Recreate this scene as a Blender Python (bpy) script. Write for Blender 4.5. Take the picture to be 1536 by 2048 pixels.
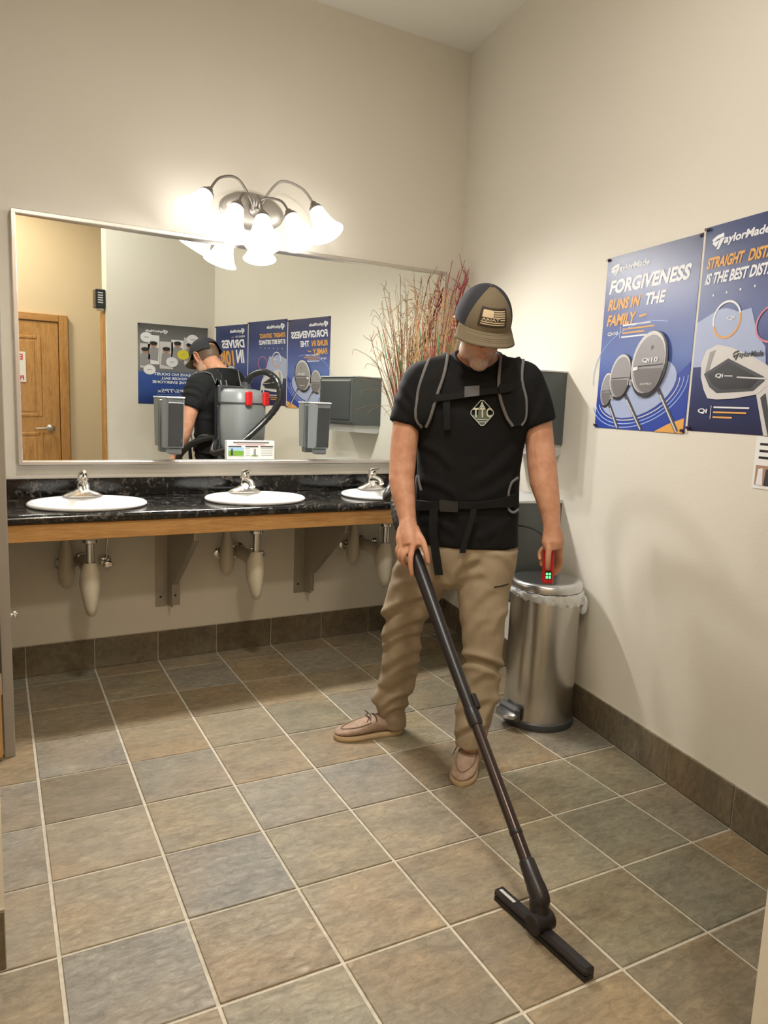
import bpy, bmesh, math, random
import numpy as np
from mathutils import Vector, Matrix, noise
from mathutils.bvhtree import BVHTree

for o in list(bpy.data.objects):
    bpy.data.objects.remove(o)
scene = bpy.context.scene
COL = scene.collection
random.seed(7)
PI = math.pi

# ------------------------------------------------------------------ camera
CAM = np.array([-2.6570, -3.7870, 1.3690])
_f, _yaw, _pit, _rol = 1478.796, math.radians(-30.087), math.radians(-8.351), math.radians(2.273)

def _rotm(yaw, pitch, roll):
    cy, sy = math.cos(yaw), math.sin(yaw)
    rz = np.array([[cy, -sy, 0], [sy, cy, 0], [0, 0, 1]])
    a = PI / 2 + pitch
    rx = np.array([[1, 0, 0], [0, math.cos(a), -math.sin(a)], [0, math.sin(a), math.cos(a)]])
    cr, sr = math.cos(roll), math.sin(roll)
    rr = np.array([[cr, -sr, 0], [sr, cr, 0], [0, 0, 1]])
    return rz @ rx @ rr

ROT = _rotm(_yaw, _pit, _rol)
cd = bpy.data.cameras.new('camera')
cam = bpy.data.objects.new('camera', cd)
COL.objects.link(cam)
m4 = Matrix([list(ROT[0]) + [CAM[0]], list(ROT[1]) + [CAM[1]], list(ROT[2]) + [CAM[2]], [0, 0, 0, 1]])
cam.matrix_world = m4
cd.sensor_fit = 'VERTICAL'
cd.sensor_height = 36.0
cd.lens = _f * 36.0 / 2048.0
cd.clip_start = 0.02
scene.camera = cam

# ------------------------------------------------------------------ world, exposure, lamps
w = bpy.data.worlds.new('world')
scene.world = w
w.use_nodes = True
w.node_tree.nodes['Background'].inputs[0].default_value = (1.0, 0.93, 0.82, 1)
w.node_tree.nodes['Background'].inputs[1].default_value = 0.05
vs = scene.view_settings
vs.view_transform = 'Standard'
vs.look = 'None'
vs.exposure = 0.62
vs.gamma = 1.0
vs.use_curve_mapping = False
BULB_W = 26.0            # each of the five vanity bulbs
ROOM_FILL_W = 25.0           # unseen ceiling lamp added to fill the washroom
HALL_FILL_W = 22.0           # unseen ceiling lamp added as fill in the passage behind the camera
SHADE_E = 3.0

# ------------------------------------------------------------------ measuring helpers
def ray(px, py):
    return ROT @ np.array([(px - 768) / _f, -(py - 1024) / _f, -1.0])

def plane(px, py, n, c):
    n = np.asarray(n, float)
    d = ray(px, py)
    return CAM + d * ((c - n @ CAM) / (n @ d))

def onfloor(px, py, z=0.0):
    return plane(px, py, (0, 0, 1), z)

def onback(px, py, y=0.0):
    return plane(px, py, (0, 1, 0), y)

def project(X):
    d = (np.asarray(X, float) - CAM) @ ROT
    return 768 + _f * d[0] / -d[2], 1024 - _f * d[1] / -d[2], -d[2]

T = 0.311
GA = math.radians(-2.1361)
GU, GPART, GQ, GS = 0.03730038, 0.441182552, -0.0793626, -0.147056636
_xc = (7 + GQ + GS * (-5 - GPART)) / (1 + GS * GU)
_corner = np.array([_xc, GPART + GU * _xc])

def g2w(gx, gy):
    dx, dy = T * (gx - _corner[0]), T * (gy - _corner[1])
    return np.array([dx * math.cos(GA) - dy * math.sin(GA), dx * math.sin(GA) + dy * math.cos(GA), 0.0])

TH = math.radians(10.5)
WD = np.array([-math.sin(TH), -math.cos(TH), 0.0])     # along the right wall, towards the viewer
WN = np.array([-math.cos(TH), math.sin(TH), 0.0])      # right wall normal, into the room
UP = np.array([0, 0, 1.0])

def rw(s, off, z):
    return WD * s + WN * off + UP * z

def nrm(v):
    v = np.asarray(v, float)
    return v / (np.linalg.norm(v) + 1e-12)

# ------------------------------------------------------------------ materials
MATS = {}

class NT:
    def __init__(self, name):
        self.m = bpy.data.materials.new(name)
        self.m.use_nodes = True
        self.t = self.m.node_tree
        self.b = self.t.nodes['Principled BSDF']
        MATS[name] = self.m

    def n(self, typ, **kw):
        nd = self.t.nodes.new(typ)
        for k, v in kw.items():
            setattr(nd, k, v)
        return nd

    def l(self, a, b):
        self.t.links.new(a, b)

    def set(self, **kw):
        for k, v in kw.items():
            nm = {'color': 'Base Color', 'rough': 'Roughness', 'metal': 'Metallic', 'spec': 'Specular IOR Level',
                  'trans': 'Transmission Weight', 'sub': 'Subsurface Weight', 'coat': 'Coat Weight',
                  'emit': 'Emission Color', 'es': 'Emission Strength', 'alpha': 'Alpha', 'sheen': 'Sheen Weight',
                  'aniso': 'Anisotropic', 'ior': 'IOR'}[k]
            if k in ('color', 'emit'):
                v = (*v, 1)
            self.b.inputs[nm].default_value = v
        return self

    def coords(self, kind='Object', scale=(1, 1, 1), loc=None):
        tc = self.n('ShaderNodeTexCoord')
        mp = self.n('ShaderNodeMapping')
        mp.inputs['Scale'].default_value = scale
        self.l(tc.outputs[kind], mp.inputs['Vector'])
        return mp

    def noise(self, vec, scale, detail=4, rough=0.55, dist=0.0):
        nd = self.n('ShaderNodeTexNoise')
        nd.inputs['Scale'].default_value = scale
        nd.inputs['Detail'].default_value = detail
        nd.inputs['Roughness'].default_value = rough
        nd.inputs['Distortion'].default_value = dist
        if vec is not None:
            self.l(vec, nd.inputs['Vector'])
        return nd

    def ramp(self, fac, stops, interp='LINEAR'):
        r = self.n('ShaderNodeValToRGB')
        r.color_ramp.interpolation = interp
        els = r.color_ramp.elements
        while len(els) > 1:
            els.remove(els[-1])
        els[0].position = stops[0][0]
        els[0].color = (*stops[0][1], 1)
        for p, c in stops[1:]:
            e = els.new(p)
            e.color = (*c, 1)
        self.l(fac, r.inputs[0])
        return r

    def mix(self, typ, fac, a, b):
        mx = self.n('ShaderNodeMix', data_type='RGBA', blend_type=typ)
        for sock, v in ((0, fac), (6, a), (7, b)):
            if hasattr(v, 'links'):
                self.l(v, mx.inputs[sock])
            elif sock == 0:
                mx.inputs[0].default_value = v
            else:
                mx.inputs[sock].default_value = (*v, 1)
        return mx.outputs[2]

    def bump(self, h, strength=0.2, dist=0.01):
        bp = self.n('ShaderNodeBump')
        bp.inputs['Strength'].default_value = strength
        bp.inputs['Distance'].default_value = dist
        self.l(h, bp.inputs['Height'])
        self.l(bp.outputs[0], self.b.inputs['Normal'])
        return bp

def plain(name, color, rough=0.5, **kw):
    NT(name).set(color=color, rough=rough, **kw)

def srgb(r, g, b):
    return tuple(((c / 255) / 12.92 if c / 255 <= 0.04045 else ((c / 255 + 0.055) / 1.055) ** 2.4) for c in (r, g, b))

def make_materials():
    # walls, ceiling
    for nm, c in (('wall_paint', (0.735, 0.697, 0.608)), ('hall_paint', (0.72, 0.60, 0.42)), ('ceiling_paint', (0.78, 0.76, 0.69))):
        m = NT(nm).set(color=c, rough=0.62, spec=0.3)
        cc = m.coords('Object')
        nz = m.noise(cc.outputs[0], 120, 3, 0.6)
        m.bump(nz.outputs[0], 0.12, 0.004)
    # slate tile: the object's own colour tinted by noise
    m = NT('slate_tile').set(rough=0.5, spec=0.5)
    oi = m.n('ShaderNodeObjectInfo')
    tc = m.n('ShaderNodeTexCoord')
    cmb = m.n('ShaderNodeCombineXYZ')
    mul = m.n('ShaderNodeMath', operation='MULTIPLY')
    mul.inputs[1].default_value = 37.0
    m.l(oi.outputs['Random'], mul.inputs[0])
    for i in range(3):
        m.l(mul.outputs[0], cmb.inputs[i])
    add = m.n('ShaderNodeVectorMath', operation='ADD')
    m.l(tc.outputs['Object'], add.inputs[0])
    m.l(cmb.outputs[0], add.inputs[1])
    rotm = m.n('ShaderNodeMapping')
    rotm.inputs['Rotation'].default_value = (0, 0, 0.5)
    rotm.inputs['Scale'].default_value = (1.0, 2.2, 1.0)
    m.l(add.outputs[0], rotm.inputs['Vector'])
    n1 = m.noise(rotm.outputs[0], 5.0, 6, 0.62, 0.6)
    n2 = m.noise(rotm.outputs[0], 26.0, 8, 0.7, 0.8)
    n3 = m.noise(add.outputs[0], 3.0, 2, 0.5)
    r1 = m.ramp(n1.outputs[0], [(0.3, (0.78, 0.77, 0.76)), (0.5, (1, 1, 1)), (0.72, (1.2, 1.18, 1.14))])
    r2 = m.ramp(n2.outputs[0], [(0.34, (0.72, 0.71, 0.69)), (0.52, (1, 1, 1)), (0.68, (1.28, 1.28, 1.29))])
    r3 = m.ramp(n3.outputs[0], [(0.42, (1, 1, 1)), (0.62, (1.12, 0.99, 0.86))])
    c = m.mix('MULTIPLY', 1.0, oi.outputs['Color'], r1.outputs[0])
    c = m.mix('MULTIPLY', 1.0, c, r2.outputs[0])
    c = m.mix('MULTIPLY', 0.8, c, r3.outputs[0])
    m.l(c, m.b.inputs['Base Color'])
    rr = m.ramp(n2.outputs[0], [(0.3, (0.58,) * 3), (0.7, (0.36,) * 3)])
    m.l(rr.outputs[0], m.b.inputs['Roughness'])
    hmix = m.n('ShaderNodeMath', operation='ADD')
    m.l(n1.outputs[0], hmix.inputs[0])
    h2 = m.n('ShaderNodeMath', operation='MULTIPLY')
    h2.inputs[1].default_value = 0.55
    m.l(n2.outputs[0], h2.inputs[0])
    m.l(h2.outputs[0], hmix.inputs[1])
    m.bump(hmix.outputs[0], 0.75, 0.006)
    # grout
    m = NT('grout').set(color=(0.46, 0.42, 0.34), rough=0.85)
    n1 = m.noise(m.coords().outputs[0], 40, 4)
    r = m.ramp(n1.outputs[0], [(0.3, (0.42, 0.38, 0.30)), (0.7, (0.56, 0.51, 0.42))])
    m.l(r.outputs[0], m.b.inputs['Base Color'])
    # granite
    m = NT('black_granite').set(rough=0.13, spec=0.5)
    cc = m.coords()
    n1 = m.noise(cc.outputs[0], 24, 6, 0.7, 1.2)
    v = m.n('ShaderNodeTexVoronoi')
    v.inputs['Scale'].default_value = 85
    m.l(cc.outputs[0], v.inputs['Vector'])
    r = m.ramp(n1.outputs[0], [(0.40, (0.004, 0.004, 0.004)), (0.55, (0.016, 0.015, 0.014)), (0.64, (0.15, 0.14, 0.12)), (0.72, (0.02, 0.02, 0.02))])
    r2 = m.ramp(v.outputs['Color'], [(0.0, (0.25, 0.25, 0.25)), (1.0, (1.5, 1.5, 1.5))])
    m.l(m.mix('MULTIPLY', 1.0, r.outputs[0], r2.outputs[0]), m.b.inputs['Base Color'])
    # oak, grain along x / along z
    for nm, sc, tone in (('oak_along', (1.2, 14, 14), 1.0), ('oak_upright', (14, 14, 1.2), 1.0)):
        m = NT(nm).set(rough=0.42, spec=0.45)
        cc = m.coords('Object', sc)
        n1 = m.noise(cc.outputs[0], 3.2, 5, 0.6, 1.1)
        n2 = m.noise(cc.outputs[0], 16, 3, 0.6, 0.3)
        r = m.ramp(n1.outputs[0], [(0.3, (0.40, 0.195, 0.055)), (0.5, (0.53, 0.285, 0.095)), (0.7, (0.60, 0.34, 0.125))])
        r2 = m.ramp(n2.outputs[0], [(0.35, (0.78, 0.74, 0.70)), (0.6, (1, 1, 1))])
        m.l(m.mix('MULTIPLY', 0.8, r.outputs[0], r2.outputs[0]), m.b.inputs['Base Color'])
        m.bump(n2.outputs[0], 0.06, 0.002)
    # metals
    plain('mirror_silver', (0.85, 0.875, 0.835), 0.0, metal=1.0)
    plain('frame_alu', (0.62, 0.58, 0.53), 0.34, metal=0.75)
    plain('chrome', (0.80, 0.79, 0.77), 0.09, metal=1.0)
    plain('nickel', (0.72, 0.69, 0.64), 0.24, metal=1.0)
    plain('lamp_metal', (0.30, 0.275, 0.25), 0.36, metal=0.85)
    plain('lamp_plate', (0.46, 0.43, 0.39), 0.40, metal=0.7)
    plain('lever_metal', (0.62, 0.62, 0.62), 0.3, metal=1.0)
    plain('bracket_steel', (0.40, 0.37, 0.32), 0.42, metal=0.65)
    NT('brushed_steel').set(color=(0.58, 0.565, 0.54), rough=0.25, metal=1.0)
    m = NT('lid_steel').set(color=(0.66, 0.67, 0.69), rough=0.26, metal=1.0)
    # ceramics and plastics
    plain('white_ceramic', (0.86, 0.86, 0.85), 0.08, spec=0.6)
    plain('ivory_vinyl', (0.62, 0.56, 0.44), 0.42)
    plain('grey_plastic', (0.052, 0.057, 0.059), 0.38)
    plain('light_grey_plastic', (0.20, 0.22, 0.235), 0.4)
    plain('dark_grey_plastic', (0.055, 0.06, 0.06), 0.4)
    plain('bin_grey', (0.075, 0.085, 0.083), 0.45)
    plain('bin_light', (0.52, 0.52, 0.50), 0.4)
    plain('black_plastic', (0.012, 0.012, 0.013), 0.35)
    plain('rubber_black', (0.015, 0.015, 0.015), 0.6)
    plain('pedestal_grey', (0.06, 0.062, 0.065), 0.4)
    m = NT('wand_black').set(color=(0.014, 0.011, 0.012), rough=0.36, spec=0.45)
    plain('wand_tube', (0.060, 0.045, 0.043), 0.26, metal=0.75)
    plain('vac_grey', (0.22, 0.23, 0.235), 0.38)
    plain('vac_dark', (0.045, 0.045, 0.05), 0.45)
    plain('red_plastic', (0.50, 0.012, 0.014), 0.35)
    plain('display_black', (0.01, 0.01, 0.01), 0.2)
    plain('display_green', (0.05, 0.5, 0.1), 0.4, emit=(0.10, 1.0, 0.22), es=1.6)
    plain('hose_black', (0.012, 0.012, 0.013), 0.33, spec=0.6)
    m = NT('plastic_bag').set(color=(0.88, 0.90, 0.92), rough=0.2, trans=0.25, ior=1.2, spec=0.8)
    plain('stall_metal', (0.34, 0.31, 0.265), 0.42, metal=0.35)
    # lamp glass
    m = NT('shade_glass').set(color=(0.9, 0.9, 0.9), rough=0.35, emit=(1.0, 0.97, 0.93), es=SHADE_E)
    plain('fill_dome_glass', (0.9, 0.88, 0.85), 0.4, emit=(1.0, 0.92, 0.80), es=2.0)  # glowing diffuser of the added fill lamps
    # paper
    plain('white_paper', (0.82, 0.82, 0.80), 0.6)
    plain('print_white', (0.80, 0.81, 0.84), 0.5)
    plain('print_orange', (0.72, 0.36, 0.07), 0.5)
    plain('print_black', (0.012, 0.012, 0.014), 0.4)
    plain('print_dark', (0.05, 0.052, 0.06), 0.4)
    plain('print_grey', (0.30, 0.29, 0.30), 0.4)
    plain('print_midgrey', (0.16, 0.15, 0.15), 0.4)
    plain('print_silver', (0.62, 0.60, 0.59), 0.4)
    plain('print_paleblue', (0.36, 0.42, 0.62), 0.45)
    plain('print_royal', (0.012, 0.045, 0.33), 0.4)
    plain('print_line', (0.30, 0.42, 0.78), 0.45)
    plain('print_pink', (0.62, 0.20, 0.26), 0.45)
    plain('print_red', (0.60, 0.02, 0.03), 0.5)
    plain('print_green', (0.16, 0.34, 0.03), 0.5)
    plain('print_sky', (0.35, 0.55, 0.72), 0.5)
    plain('print_yellow', (0.75, 0.66, 0.03), 0.5)
    plain('print_skin', (0.42, 0.24, 0.16), 0.5)
    for nm, stops in (('poster_blue', [(0.0, (0.006, 0.022, 0.17)), (0.18, (0.02, 0.06, 0.33)), (0.42, (0.10, 0.16, 0.42)), (0.62, (0.055, 0.085, 0.28)), (0.85, (0.022, 0.034, 0.13)), (1.0, (0.04, 0.05, 0.12))]),
                      ('poster_navy', [(0.0, (0.006, 0.009, 0.05)), (0.25, (0.014, 0.024, 0.12)), (0.55, (0.07, 0.10, 0.28)), (0.8, (0.03, 0.045, 0.15)), (1.0, (0.03, 0.045, 0.14))]),
                      ('poster_ball', [(0.0, (0.006, 0.03, 0.17)), (0.28, (0.012, 0.06, 0.30)), (0.40, (0.03, 0.09, 0.33)), (0.42, (0.17, 0.17, 0.17)), (0.7, (0.24, 0.24, 0.24)), (1.0, (0.08, 0.08, 0.08))])):
        m = NT(nm).set(rough=0.38, spec=0.45)
        tc = m.n('ShaderNodeTexCoord')
        sp = m.n('ShaderNodeSeparateXYZ')
        m.l(tc.outputs['Generated'], sp.inputs[0])
        r = m.ramp(sp.outputs[2], stops)
        m.l(r.outputs[0], m.b.inputs['Base Color'])
    plain('pin_dark', (0.05, 0.01, 0.02), 0.4)
    # person
    m = NT('skin').set(rough=0.5, sub=0.06, spec=0.4)
    m.b.inputs['Subsurface Radius'].default_value = (0.01, 0.004, 0.002)
    cc = m.coords()
    nz = m.noise(cc.outputs[0], 26, 5, 0.6)
    r = m.ramp(nz.outputs[0], [(0.3, (0.46, 0.215, 0.125)), (0.55, (0.56, 0.285, 0.175)), (0.75, (0.62, 0.335, 0.22))])
    at = m.n('ShaderNodeAttribute', attribute_name='beard')
    n2 = m.noise(cc.outputs[0], 420, 2)
    rb = m.ramp(n2.outputs[0], [(0.35, (0.30, 0.245, 0.195)), (0.6, (0.58, 0.52, 0.46))])
    at2 = m.n('ShaderNodeAttribute', attribute_name='flush')
    cflush = m.mix('MIX', at2.outputs['Fac'], r.outputs[0], (0.52, 0.17, 0.105))
    at3 = m.n('ShaderNodeAttribute', attribute_name='hair')
    cb_ = m.mix('MIX', at.outputs['Fac'], cflush, rb.outputs[0])
    m.l(m.mix('MIX', at3.outputs['Fac'], cb_, (0.10, 0.062, 0.038)), m.b.inputs['Base Color'])
    n3 = m.noise(cc.outputs[0], 300, 3)
    m.bump(n3.outputs[0], 0.12, 0.002)
    for nm, c, sc in (('shirt_black', (0.0075, 0.0075, 0.008), 700), ('strap_black', (0.010, 0.010, 0.010), 500), ('webbing_black', (0.013, 0.013, 0.013), 900),
                      ('piping_grey', (0.16, 0.155, 0.155), 700), ('cap_brown', (0.165, 0.130, 0.082), 600), ('cap_mesh', (0.035, 0.036, 0.042), 500)):
        m = NT(nm).set(color=c, rough=0.85, spec=0.2, sheen=0.0)
        nz = m.noise(m.coords().outputs[0], sc, 2)
        m.bump(nz.outputs[0], 0.25, 0.002)
    m = NT('trousers_khaki').set(rough=0.8, spec=0.25)
    cc = m.coords()
    nz = m.noise(cc.outputs[0], 8, 5)
    r = m.ramp(nz.outputs[0], [(0.3, (0.275, 0.212, 0.138)), (0.7, (0.345, 0.272, 0.183))])
    m.l(r.outputs[0], m.b.inputs['Base Color'])
    n2 = m.noise(cc.outputs[0], 600, 2)
    m.bump(n2.outputs[0], 0.2, 0.002)
    m = NT('shoe_suede').set(rough=0.85, spec=0.2)
    nz = m.noise(m.coords().outputs[0], 40, 5)
    r = m.ramp(nz.outputs[0], [(0.3, (0.29, 0.20, 0.145)), (0.7, (0.40, 0.285, 0.215))])
    m.l(r.outputs[0], m.b.inputs['Base Color'])
    plain('shoe_suede_dark', (0.22, 0.155, 0.105), 0.85)
    plain('shoe_sole', (0.50, 0.36, 0.215), 0.7)
    plain('lace_brown', (0.06, 0.035, 0.022), 0.8)
    plain('patch_cream', (0.66, 0.52, 0.33), 0.7)
    plain('patch_brown', (0.035, 0.022, 0.012), 0.7)
    plain('logo_white', (0.55, 0.57, 0.52), 0.7)
    plain('logo_cream', (0.56, 0.56, 0.42), 0.7)
    plain('logo_green', (0.10, 0.13, 0.10), 0.7)
    plain('hair_short', (0.10, 0.065, 0.04), 0.9)
    # dried plants
    plain('stem_tan', (0.50, 0.30, 0.13), 0.8)
    plain('stem_brown', (0.22, 0.10, 0.05), 0.8)
    plain('stem_red', (0.36, 0.03, 0.05), 0.7)
    plain('stem_green', (0.03, 0.34, 0.14), 0.7)
    plain('stem_pale', (0.66, 0.50, 0.30), 0.8)
    plain('vase_brown', (0.09, 0.05, 0.03), 0.3)

make_materials()

# ------------------------------------------------------------------ mesh builder
def wloc(o):
    p = np.zeros(3)
    while o is not None:
        p += np.array(o.location)
        o = o.parent
    return p

class MB:
    def __init__(self):
        self.v, self.f = [], []

    def add(self, vs, fs):
        b = len(self.v)
        self.v += [tuple(float(c) for c in p) for p in vs]
        self.f += [tuple(b + i for i in f) for f in fs]
        return self

    def obox(self, c, ax, ay, az, bev=0.0):
        """box with centre c and half-axis vectors"""
        c, ax, ay, az = (np.asarray(a, float) for a in (c, ax, ay, az))
        if bev <= 0:
            vs = [c + sx * ax + sy * ay + sz * az for sz in (-1, 1) for sy in (-1, 1) for sx in (-1, 1)]
            return self.add(vs, [(0, 2, 3, 1), (4, 5, 7, 6), (0, 1, 5, 4), (2, 6, 7, 3), (0, 4, 6, 2), (1, 3, 7, 5)])
        la, lb, lc = (np.linalg.norm(a) for a in (ax, ay, az))
        bev = min(bev, .9 * la, .9 * lb, .9 * lc)
        ia, ib, ic = ax * (1 - bev / la), ay * (1 - bev / lb), az * (1 - bev / lc)
        bm = bmesh.new()
        pts = []
        for sx in (-1, 1):
            for sy in (-1, 1):
                for sz in (-1, 1):
                    pts += [c + sx * ax + sy * ib + sz * ic, c + sx * ia + sy * ay + sz * ic, c + sx * ia + sy * ib + sz * az]
        for p in pts:
            bm.verts.new(p)
        r = bmesh.ops.convex_hull(bm, input=bm.verts)
        bmesh.ops.dissolve_limit(bm, angle_limit=0.02, verts=bm.verts, edges=bm.edges)
        bm.verts.index_update()
        self.add([tuple(v.co) for v in bm.verts], [tuple(v.index for v in f.verts) for f in bm.faces])
        bm.free()
        return self

    def box(self, x0, x1, y0, y1, z0, z1, bev=0.0):
        return self.obox(((x0 + x1) / 2, (y0 + y1) / 2, (z0 + z1) / 2), ((x1 - x0) / 2, 0, 0), (0, (y1 - y0) / 2, 0), (0, 0, (z1 - z0) / 2), bev)

    def loft(self, rings, cap=True, close=True):
        n = len(rings[0])
        vs = [p for r in rings for p in r]
        fs = []
        for i in range(len(rings) - 1):
            for j in range(n if close else n - 1):
                k = (j + 1) % n
                fs.append((i * n + j, i * n + k, (i + 1) * n + k, (i + 1) * n + j))
        if cap:
            fs.append(tuple(range(n - 1, -1, -1)))
            fs.append(tuple((len(rings) - 1) * n + j for j in range(n)))
        return self.add(vs, fs)

    def tube(self, pts, rad, n=12, cap=True, flat=None):
        pts = [np.asarray(p, float) for p in pts]
        if not hasattr(rad, '__len__'):
            rad = [rad] * len(pts)
        rings = []
        prev = None
        for i, p in enumerate(pts):
            t = nrm(pts[min(i + 1, len(pts) - 1)] - pts[max(i - 1, 0)])
            if prev is None:
                a = np.array([0, 0, 1.0]) if abs(t[2]) < 0.9 else np.array([1.0, 0, 0])
                u = nrm(np.cross(t, a))
            else:
                u = nrm(prev - t * (prev @ t))
            prev = u
            vv = np.cross(t, u)
            rings.append([p + rad[i] * (math.cos(2 * PI * k / n) * u + math.sin(2 * PI * k / n) * vv) for k in range(n)])
        return self.loft(rings, cap)

    def lathe(self, c, axis, prof, n=28, cap=True, sx=1.0, ref=None):
        """prof: list of (distance along axis, radius)"""
        c, t = np.asarray(c, float), nrm(axis)
        a = np.asarray(ref, float) if ref is not None else (np.array([0, 0, 1.0]) if abs(t[2]) < 0.9 else np.array([1.0, 0, 0]))
        vv = nrm(a - t * (a @ t))
        u = np.cross(vv, t)
        rings = [[c + t * h + r * (sx * math.cos(2 * PI * k / n) * u + math.sin(2 * PI * k / n) * vv) for k in range(n)] for h, r in prof]
        return self.loft(rings, cap)

    def ball(self, c, rx, ry=None, rz=None, axes=None, n=16, m=10):
        ry = rx if ry is None else ry
        rz = rx if rz is None else rz
        c = np.asarray(c, float)
        ax = axes if axes is not None else np.eye(3)
        rings = []
        for i in range(1, m):
            t = -PI / 2 + PI * i / m
            rings.append([c + rx * math.cos(t) * math.cos(2 * PI * k / n) * ax[0] + ry * math.cos(t) * math.sin(2 * PI * k / n) * ax[1] + rz * math.sin(t) * ax[2] for k in range(n)])
        b = len(self.v)
        self.loft(rings, cap=False)
        s, e = len(self.v), len(self.v) + 1
        self.v += [tuple(c - rz * ax[2]), tuple(c + rz * ax[2])]
        for k in range(n):
            self.f.append((s, b + (k + 1) % n, b + k))
            self.f.append((e, b + (m - 2) * n + k, b + (m - 2) * n + (k + 1) % n))
        return self

    def prism(self, poly, h):
        """poly: 3d points of a planar outline, h: extrusion vector"""
        poly = [np.asarray(p, float) for p in poly]
        h = np.asarray(h, float)
        n = len(poly)
        fs = [tuple(range(n - 1, -1, -1)), tuple(range(n, 2 * n))] + [(i, (i + 1) % n, n + (i + 1) % n, n + i) for i in range(n)]
        return self.add(poly + [p + h for p in poly], fs)

    def ribbon(self, L, Rr, th):
        """strip between polylines L and Rr (lists of (point, normal)), th thick along the normal"""
        rings = []
        for (a, na), (b, nb) in zip(L, Rr):
            rings.append([a, b, b + nb * th, a + na * th])
        return self.loft(rings, True)

    def mesh(self, name, off=(0, 0, 0), fix=True):
        me = bpy.data.meshes.new(name)
        off = np.asarray(off, float)
        me.from_pydata([tuple(np.asarray(p) - off) for p in self.v], [], self.f)
        if fix:
            bm = bmesh.new()
            bm.from_mesh(me)
            bmesh.ops.recalc_face_normals(bm, faces=bm.faces)
            bm.to_mesh(me)
            bm.free()
        return me

    def build(self, name, mat, parent=None, smooth=None, origin=None, fix=True):
        base = wloc(parent) if parent is not None else np.zeros(3)
        org = base if origin is None else np.asarray(origin, float)
        return link(name, self.mesh(name, org, fix), mat, parent, org - base, smooth)

def link(name, me, mat, parent=None, loc=(0, 0, 0), smooth=None):
    ob = bpy.data.objects.new(name, me)
    COL.objects.link(ob)
    ob.location = tuple(float(c) for c in loc)
    if parent is not None:
        ob.parent = parent
    if mat:
        me.materials.clear()
        me.materials.append(MATS[mat])
    if smooth is not None:
        me.shade_smooth()
        if smooth < 180:
            bm = bmesh.new()
            bm.from_mesh(me)
            lim = math.radians(smooth)
            for e in bm.edges:
                e.smooth = not (len(e.link_faces) == 2 and e.calc_face_angle(0) > lim)
            bm.to_mesh(me)
            bm.free()
    return ob

def tag(o, label, cat, group=None):
    o['label'] = label
    o['category'] = cat
    if group:
        o['group'] = group
    return o

def thing(name, label, cat, loc, group=None):
    o = bpy.data.objects.new(name, None)
    COL.objects.link(o)
    o.empty_display_size = 0.1
    o.location = tuple(float(c) for c in loc)
    return tag(o, label, cat, group)

def struct(o):
    o['kind'] = 'structure'
    return o

def dup(o, loc=None, label=None, parent=None):
    c = o.copy()
    COL.objects.link(c)
    if parent is not None:
        c.parent = parent
    if loc is not None:
        c.location = tuple(float(x) for x in loc)
    if label:
        c['label'] = label
    for ch in o.children:
        dup(ch, parent=c)
    return c

def remeshed(mb, voxel, smooth=4, fac=0.5):
    me = mb.mesh('tmp')
    ob = bpy.data.objects.new('tmp', me)
    COL.objects.link(ob)
    r = ob.modifiers.new('r', 'REMESH')
    r.mode = 'VOXEL'
    r.voxel_size = voxel
    if smooth:
        s = ob.modifiers.new('s', 'SMOOTH')
        s.factor = fac
        s.iterations = smooth
    bpy.context.view_layer.update()
    dg = bpy.context.evaluated_depsgraph_get()
    out = bpy.data.meshes.new_from_object(ob.evaluated_get(dg))
    bpy.data.objects.remove(ob)
    bpy.data.meshes.remove(me)
    return out

def mesh_np(me):
    a = np.empty(len(me.vertices) * 3)
    me.vertices.foreach_get('co', a)
    return a.reshape(-1, 3)

def mesh_set(me, a):
    me.vertices.foreach_set('co', np.ascontiguousarray(a).ravel())
    me.update()

def mesh_nrm(me):
    a = np.empty(len(me.vertices) * 3)
    me.vertices.foreach_get('normal', a)
    return a.reshape(-1, 3)

def catmull(pts, k=6):
    pts = [np.asarray(p, float) for p in pts]
    out = []
    for i in range(len(pts) - 1):
        p0, p1, p2, p3 = pts[max(i - 1, 0)], pts[i], pts[i + 1], pts[min(i + 2, len(pts) - 1)]
        for j in range(k):
            t = j / k
            out.append(0.5 * ((2 * p1) + (-p0 + p2) * t + (2 * p0 - 5 * p1 + 4 * p2 - p3) * t * t + (-p0 + 3 * p1 - 3 * p2 + p3) * t ** 3))
    out.append(pts[-1])
    return out

_tc = {}
def text2d(body, bold=0.0):
    """flat lettering, normalised to its own height and width: (points in 0..1, faces, aspect)"""
    key = (body, bold)
    if key not in _tc:
        cu = bpy.data.curves.new('t', 'FONT')
        cu.body = body
        cu.size = 1.0
        cu.offset = bold
        cu.resolution_u = 3
        ob = bpy.data.objects.new('t', cu)
        COL.objects.link(ob)
        bpy.context.view_layer.update()
        me = bpy.data.meshes.new_from_object(ob.evaluated_get(bpy.context.evaluated_depsgraph_get()))
        bpy.data.objects.remove(ob)
        bpy.data.curves.remove(cu)
        a = mesh_np(me)[:, :2]
        fs = [tuple(p.vertices) for p in me.polygons]
        bpy.data.meshes.remove(me)
        lo, hi = a.min(0), a.max(0)
        _tc[key] = ((a - lo) / (hi - lo), fs, (hi - lo)[0] / (hi - lo)[1])
    return _tc[key]

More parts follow.
